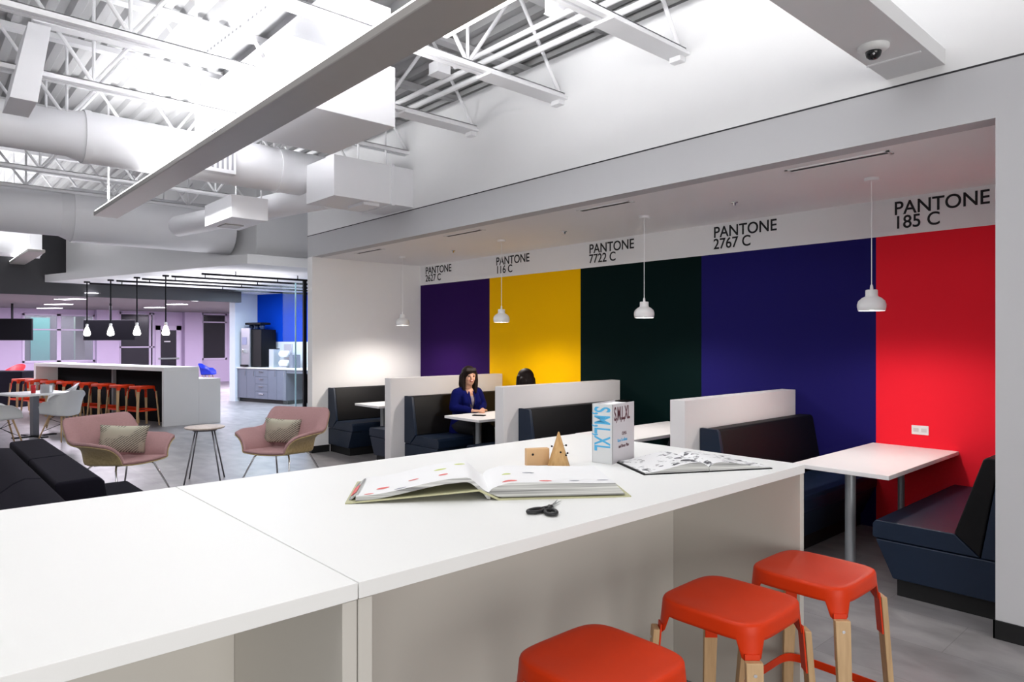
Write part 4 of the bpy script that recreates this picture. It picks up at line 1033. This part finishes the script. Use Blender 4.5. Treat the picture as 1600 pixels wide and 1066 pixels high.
# lower far duct
dD = duct('round_duct', 'wide grey white air duct crossing behind the linear light', -12.2, 1.95, 4.3, 3.54, .41, (1.98,), grp=None)
m = MB(); m.tube([(0, -5, 0), (0, -.15, 0), (0, .01, 0)], 0, 40, radii=[.34, .34, .409]); auto(m.build('narrow_tube', duct_m, dD), 20)
m = MB(); m.box((-.40, -1.8, -.33), (.37, -1.15, .33)); m.build('register_box', duct_m, dD, .004)
dG = duct('round_duct', 'bright white round duct at the left above the ceiling opening', -17.2, -2.5, 2.2, 3.70, .36, (0.2, 1.4))
m = MB(); m.box((-.3, 4.0, -.32), (.36, 4.7, .22)); m.build('end_box', duct_m, dG, .004)
m = MB(); m.box((.30, 2.6, -.12), (.375, 3.0, .12)); m.build('grille', alum, dG)
# box boot at upper left and its glowing bar
bt_ = thing('duct_boot', 'white sheet metal duct drop at the upper left', 'air duct', (-6.75, .78, 3.5), 0)
m = MB(); m.extr([(0, -.14, 0), (0, .04, 0), (0, .13, .62), (0, -.02, .62)], (1, 0, 0), -.25, .25); m.build('drop', duct_m, bt_, .004)
ahu = thing('duct_cabinet', 'broad flat duct cabinet in the upper left corner of the picture', 'air duct', (-8.6, -.1, 4.0))
m = MB(); m.box((-1, -1, 0), (1.2, .62, .45)); m.build('cabinet', duct_m, ahu, .004)
m = MB(); m.box((-1.005, -1, .16), (1.205, .624, .17)); m.build('seam', mat('slot_grey', (.3, .3, .33), .7, noise=.03), ahu)
# light bar along a joist chord (bright strip)
p0 = onz(50, 28, 4.2); p1 = onz(325, 96, 4.2)
lb = thing('strip_channel', 'bright white steel channel under the deck at the upper left', 'channel', p0)
v = p1-p0
m = MB(); m.box((-.06, 0, -.04), (.06, v.length, .04)); m.build('channel', steel_w, lb, .004); lb.rotation_euler = (0, 0, math.atan2(v.y, v.x)-PI/2)
p0 = onz(325, 85, 4.2); p1 = onz(432, 5, 4.2); v = p1-p0
lb = thing('strut_channel', 'perforated white strut running up from the steel channel', 'channel', p0, math.atan2(v.y, v.x)-PI/2)
m = MB(); m.box((-.03, 0, -.03), (.03, v.length*1.3, .03)); m.build('strut', steel_w, lb)
n_ = 22
for k in range(n_):
    m = MB(); m.box((.0302, .06+k*v.length*1.25/n_, -.008), (.0308, .085+k*v.length*1.25/n_, .008)); m.build('slot', mat('slot_shadow', (.35, .35, .37), .7, noise=.02), lb)
# pipes along the wall
pl = ['upper white conduit pipe beside the long linear light', 'middle white pipe along the top of the wall', 'lower white pipe along the top of the wall']
for i, (y, z, rr, x0, x1) in enumerate([(3.60, 4.0, .020, -4.75, 1), (3.75, 4.02, .024, -8.5, 1), (3.93, 4.02, .024, -8.5, 1)]):
    m = MB(); m.tube([(0, 0, 0), (x1-x0, 0, 0)], rr, 14); o = m.build('ceiling_pipe', steel_w, None); auto(o, 40); o.location = (x0, y, z); tag(o, pl[i], 'pipe')
for i, (px, py) in enumerate([(687, 108), (872, 10)]):
    r_ = ray(px, py); s_ = 3.62/r_.y; q = CP+r_*s_
    r = thing('junction_box', 'small white junction box on the conduit, %s' % ['the lower left one', 'the upper right one'][i], 'junction box', q, 0, 'junction boxes on the conduit')
    m = MB(); m.box((-.07, -.07, -.05), (.07, .07, .05)); m.build('box', steel_w, r, .003)
    m = MB(); m.box((-.075, -.075, -.056), (.075, .075, -.05)); m.build('lid', steel_w, r)
# joist bearing shoes on the wall
for i, x in enumerate([-5.55, -4.30, -3.03]):
    m = MB(); m.box((-.09, -.9, -.02), (.09, 0, .005)); m.box((-.05, -.07, -.06), (.05, 0, -.02))
    o = m.build('joist_bracket', steel_w, None, .003); o.location = (x, YB, 3.80)
    tag(o, '%s white bracket tying a roof joist to the wall, from the left' % ['first', 'second', 'third'][i], 'bracket', 'white joist brackets on the wall')
# soffit box with dome camera
sb = thing('ceiling_raceway', 'white flat ceiling raceway ending at the wall, carrying the dome camera', 'raceway', (0, 0, 3.20))
m = MB(); m.box((-1.56, -2, 0), (-1.25, YB-.001, .09)); m.build('raceway_box', wall_m, sb, .002)
m = MB(); m.box((-1.56, 4.135, -.006), (-1.28, 4.150, 0)); m.build('joint_strip', steel_w, sb)
dc = thing('dome_camera', 'small dome camera with black bubble under the ceiling raceway', 'security camera', (-1.43, 3.89, 3.20))
m = MB(); m.lathe([(0, -.0), (.078, 0), (.078, -.012), (.062, -.026), (.044, -.030), (.040, -.030), (0, -.028)], 36); auto(m.build('housing', plastic_w, dc), 50)
m = MB(); m.lathe([(.040, -.028), (.040, -.038), (.034, -.056), (.020, -.068), (0, -.072)], 28); m.build('bubble', mat('black_bubble', (.01, .01, .012), .08, noise=.05), dc, smooth=True)
m = MB(); m.ball((.012, -.028, -.05), .008, 10, 8); m.build('lens', chrome, dc, smooth=True)

# ================================================================== PEOPLE
def limb(m, pts, radii, n=14):
    pts = [Vector(p) for p in pts]
    for (a, b), (ra, rb) in zip(zip(pts, pts[1:]), zip(radii, radii[1:])):
        m.tube([a, b], 0, n, radii=[ra, rb])
    for p, r_ in zip(pts, radii): m.ball(p, r_, n, 8)
def remeshed(m, name, mt, parent, vox, smooth=6):
    o = m.build(name, mt, parent, smooth=True, fix=False)
    r_ = o.modifiers.new('r', 'REMESH'); r_.mode = 'VOXEL'; r_.voxel_size = vox; r_.use_smooth_shade = True
    if smooth: s_ = o.modifiers.new('s', 'SMOOTH'); s_.factor = .5; s_.iterations = smooth
    return o
def hand(m, wrist, d, palm_n, side, curl=.5, sc_=1.0):
    """wrist point, pointing direction, palm normal (down), side = +1/-1 where the thumb leaves"""
    d = Vector(d).normalized(); n = Vector(palm_n).normalized(); s = d.cross(n).normalized()*side
    W = Vector(wrist)
    for k in range(4):
        o_ = (k-1.5)*.019*sc_
        base = W+d*.085*sc_+s*(-o_)
        limb(m, [W+d*.01+s*(-o_*.55), base], [.015, .012], 10)
        L = [.072, .080, .075, .060][k]*sc_
        a1, a2 = curl*.5, curl*1.2
        p1 = base+(d*math.cos(a1)+n*math.sin(a1))*L*.45
        p2 = p1+(d*math.cos(a2)+n*math.sin(a2))*L*.32
        p3 = p2+(d*math.cos(a2*1.3)+n*math.sin(a2*1.3))*L*.24
        limb(m, [base, p1, p2, p3], [.0092, .0085, .0078, .0068], 10)
    t0 = W+d*.022*sc_+s*.022; t1 = t0+(d*.6+s*.75).normalized()*.036; t2 = t1+(d*.9+s*.25).normalized()*.030
    limb(m, [t0, t1, t2], [.013, .0105, .0085], 10)
def build_person(loc, rz, label, lean=.10, head_turn=0.0, coat=blazer_m, hair_long=.20, fringe=True, face=True, seat=.466):
    r = thing('person', label, 'person', loc, rz)
    hz = seat+.10; sh = seat+.535; X = lean
    # body, one continuous surface, facing +x
    m = MB()
    limb(m, [(0, 0, hz), (X*.35, 0, hz+.16), (X*.7, 0, hz+.30), (X, 0, sh-.03)], [.115, .105, .118, .085])
    for s in (-1, 1):
        limb(m, [(0, s*.075, hz), (.40, s*.085, seat+.075), (.42, s*.085, seat+.06)], [.092, .062, .058])
        limb(m, [(.42, s*.085, seat+.06), (.40, s*.085, .25), (.38, s*.085, .08)], [.057, .05, .036])
        limb(m, [(.37, s*.085, .045), (.50, s*.09, .032)], [.040, .030])
        limb(m, [(X*.85, s*.02, sh-.035), (X, s*.150, sh-.045)], [.055, .045])
    arms = {}
    for s in (-1, 1):
        E_ = Vector((X+.02, s*.235, .80)); Hn = Vector((X+.20, s*.085, .765))
        limb(m, [(X, s*.165, sh-.04), E_, Hn], [.048, .040, .024]); arms[s] = (E_, Hn)
        dirn = (Hn-E_); dirn.z = 0
        hand(m, Hn, (dirn.normalized()+Vector((.25, -s*.35, -.05))), (0, 0, -1), s*1, .35)
    # neck and head
    hx, hzc = X+.035, sh+.175
    limb(m, [(X, 0, sh-.02), (hx-.012, 0, sh+.08)], [.052, .047])
    ct, stn = math.cos(head_turn), math.sin(head_turn)
    def hp(x, y, z): return Vector((hx+x*ct-y*stn, x*stn+y*ct, hzc+z))
    def hb(x, y, z, rx, ry, rz_, n=16): m.ball(hp(x, y, z), (rx, ry, rz_), n, 12)
    hb(0, 0, .02, .092, .072, .095, 24); hb(.02, 0, -.045, .066, .055, .072, 20); hb(.052, 0, -.088, .026, .026, .022)
    hb(.058, .030, -.030, .028, .026, .028); hb(.058, -.030, -.030, .028, .026, .028)
    limb(m, [hp(.083, 0, .018), hp(.104, 0, -.022)], [.008, .012], 10)
    for s in (-1, 1): hb(-.005, s*.074, -.01, .018, .008, .030)
    remeshed(m, 'body', skin_m, r, .0062, 3)
    if face:
        for s in (-1, 1):
            m = MB(); m.ball(hp(.0815, s*.031, .008), (.010, .015, .009), 12, 8); m.build('eye', eye_m, r, smooth=True)
            m = MB(); limb(m, [hp(.088, s*.016, .031), hp(.086, s*.032, .035), hp(.076, s*.046, .029)], [.003, .0035, .002], 8); m.build('eyebrow', hair_m, r, smooth=True)
        m = MB(); limb(m, [hp(.070, -.030, -.040), hp(.087, -.014, -.054), hp(.091, 0, -.057), hp(.087, .014, -.054), hp(.070, .030, -.040)], [.004, .0072, .0082, .0072, .004], 8)
        mo = m.build('mouth', lip_m, r, smooth=True)
        m = MB(); limb(m, [hp(.082, -.020, -.047), hp(.0945, 0, -.0525), hp(.082, .020, -.047)], [.0035, .005, .0035], 8); m.build('teeth', teeth_m, mo, smooth=True)
    # hair
    m = MB()
    m.ball(hp(-.018, 0, .035), (.104, .090, .100), 24, 14); m.ball(hp(-.045, 0, -.02), (.080, .092, .10), 20, 12)
    for s in (-1, 1):
        limb(m, [hp(.010, s*.080, .03), hp(.012, s*.088, -.05), hp(.020, s*.082, -.12), hp(.035, s*.075, -.17-hair_long*.15)], [.030, .028, .027, .014], 12)
        limb(m, [hp(-.045, s*.070, .0), hp(-.05, s*.078, -.10), hp(-.045, s*.072, -.18-hair_long*.2)], [.045, .042, .022], 12)
    limb(m, [hp(-.075, 0, .0), hp(-.085, 0, -.10), hp(-.08, 0, -.18-hair_long*.2)], [.055, .05, .03], 14)
    if fringe:
        for k in range(-3, 4): limb(m, [hp(.060, k*.018, .095), hp(.088-abs(k)*.004, k*.020, .070), hp(.086-abs(k)*.006, k*.021, .044)], [.018, .013, .007], 10)
    h_ = remeshed(m, 'hair', hair_m, r, .006, 4)
    # blouse
    m = MB()
    limb(m, [(0, 0, hz), (X*.35+.008, 0, hz+.16), (X*.7+.012, 0, hz+.30), (X*.9, 0, sh-.075)], [.122, .112, .122, .06])
    for s in (-1, 1): m.ball((X*.8+.065, s*.060, hz+.31), (.058, .060, .066))
    remeshed(m, 'blouse', top_m, r, .008, 4)
    # blazer: back, sides and sleeves, open in front
    m = MB()
    for s in (-1, 1):
        limb(m, [(-.02, s*.085, hz-.08), (X*.3, s*.085, hz+.14), (X*.7+.012, s*.088, hz+.30), (X*.95, s*.10, sh-.05)], [.098, .085, .090, .062])
        limb(m, [(X*.85-.02, s*.05, sh-.005), (X-.005, s*.165, sh-.035)], [.058, .066])
        limb(m, [(X+.070, s*.060, hz+.14), (X+.092, s*.088, hz+.29), (X+.055, s*.088, hz+.38), (X+.015, s*.075, sh-.015)], [.046, .052, .042, .040])
        E_, Hn = arms[s]; limb(m, [(X-.002, s*.172, sh-.045), E_, Hn-(Hn-E_).normalized()*.03], [.066, .056, .037])
    limb(m, [(-.045, 0, hz-.08), (X*.3-.03, 0, hz+.14), (X*.7-.02, 0, hz+.30), (X-.03, 0, sh-.03)], [.10, .095, .098, .065])
    remeshed(m, 'blazer', coat, r, .0075, 4)
    m = MB()
    for s in (-1, 1):
        m.extr([(X+.060, s*.022, sh+.01), (X+.105, s*.030, sh-.09), (X+.118, s*.018, hz+.24), (X+.112, s*.060, hz+.30), (X+.09, s*.075, sh-.06)], (1, 0, 0), 0, .006)
    m.build('lapels', coat, r, .002)
    m = MB()
    for s in (-1, 1):
        limb(m, [(0, s*.078, hz-.01), (.40, s*.085, seat+.075)], [.102, .070]); limb(m, [(.42, s*.085, seat+.06), (.40, s*.085, .12)], [.068, .052])
    remeshed(m, 'trousers', trouser_m, r, .010, 3)
    m = MB()
    for s in (-1, 1): limb(m, [(.355, s*.085, .05), (.42, s*.087, .040), (.51, s*.09, .034)], [.046, .043, .033])
    remeshed(m, 'shoes', black_base, r, .007, 2)
    return r
build_person((-6.86, 5.33, 0), 0, 'smiling person with long dark hair in royal blue blazer, hands on the table', lean=.09, head_turn=-.32)
build_person((-5.62, 5.33, 0), PI, 'person seen only as the back of a dark haired head above the middle partition', lean=.06, head_turn=.05, coat=mat('dark_jacket', (.02, .02, .025), .9, noise=.1), face=True, fringe=False)
ph = tag(MB().box((-.075, -.038, 0), (.075, .038, .009)).build('phone', blackm, None, .003), 'dark phone lying on the table by the hands of the person in blue', 'phone'); ph.location = (-6.28, 5.12, .7355); ph.rotation_euler = (0, 0, .5)
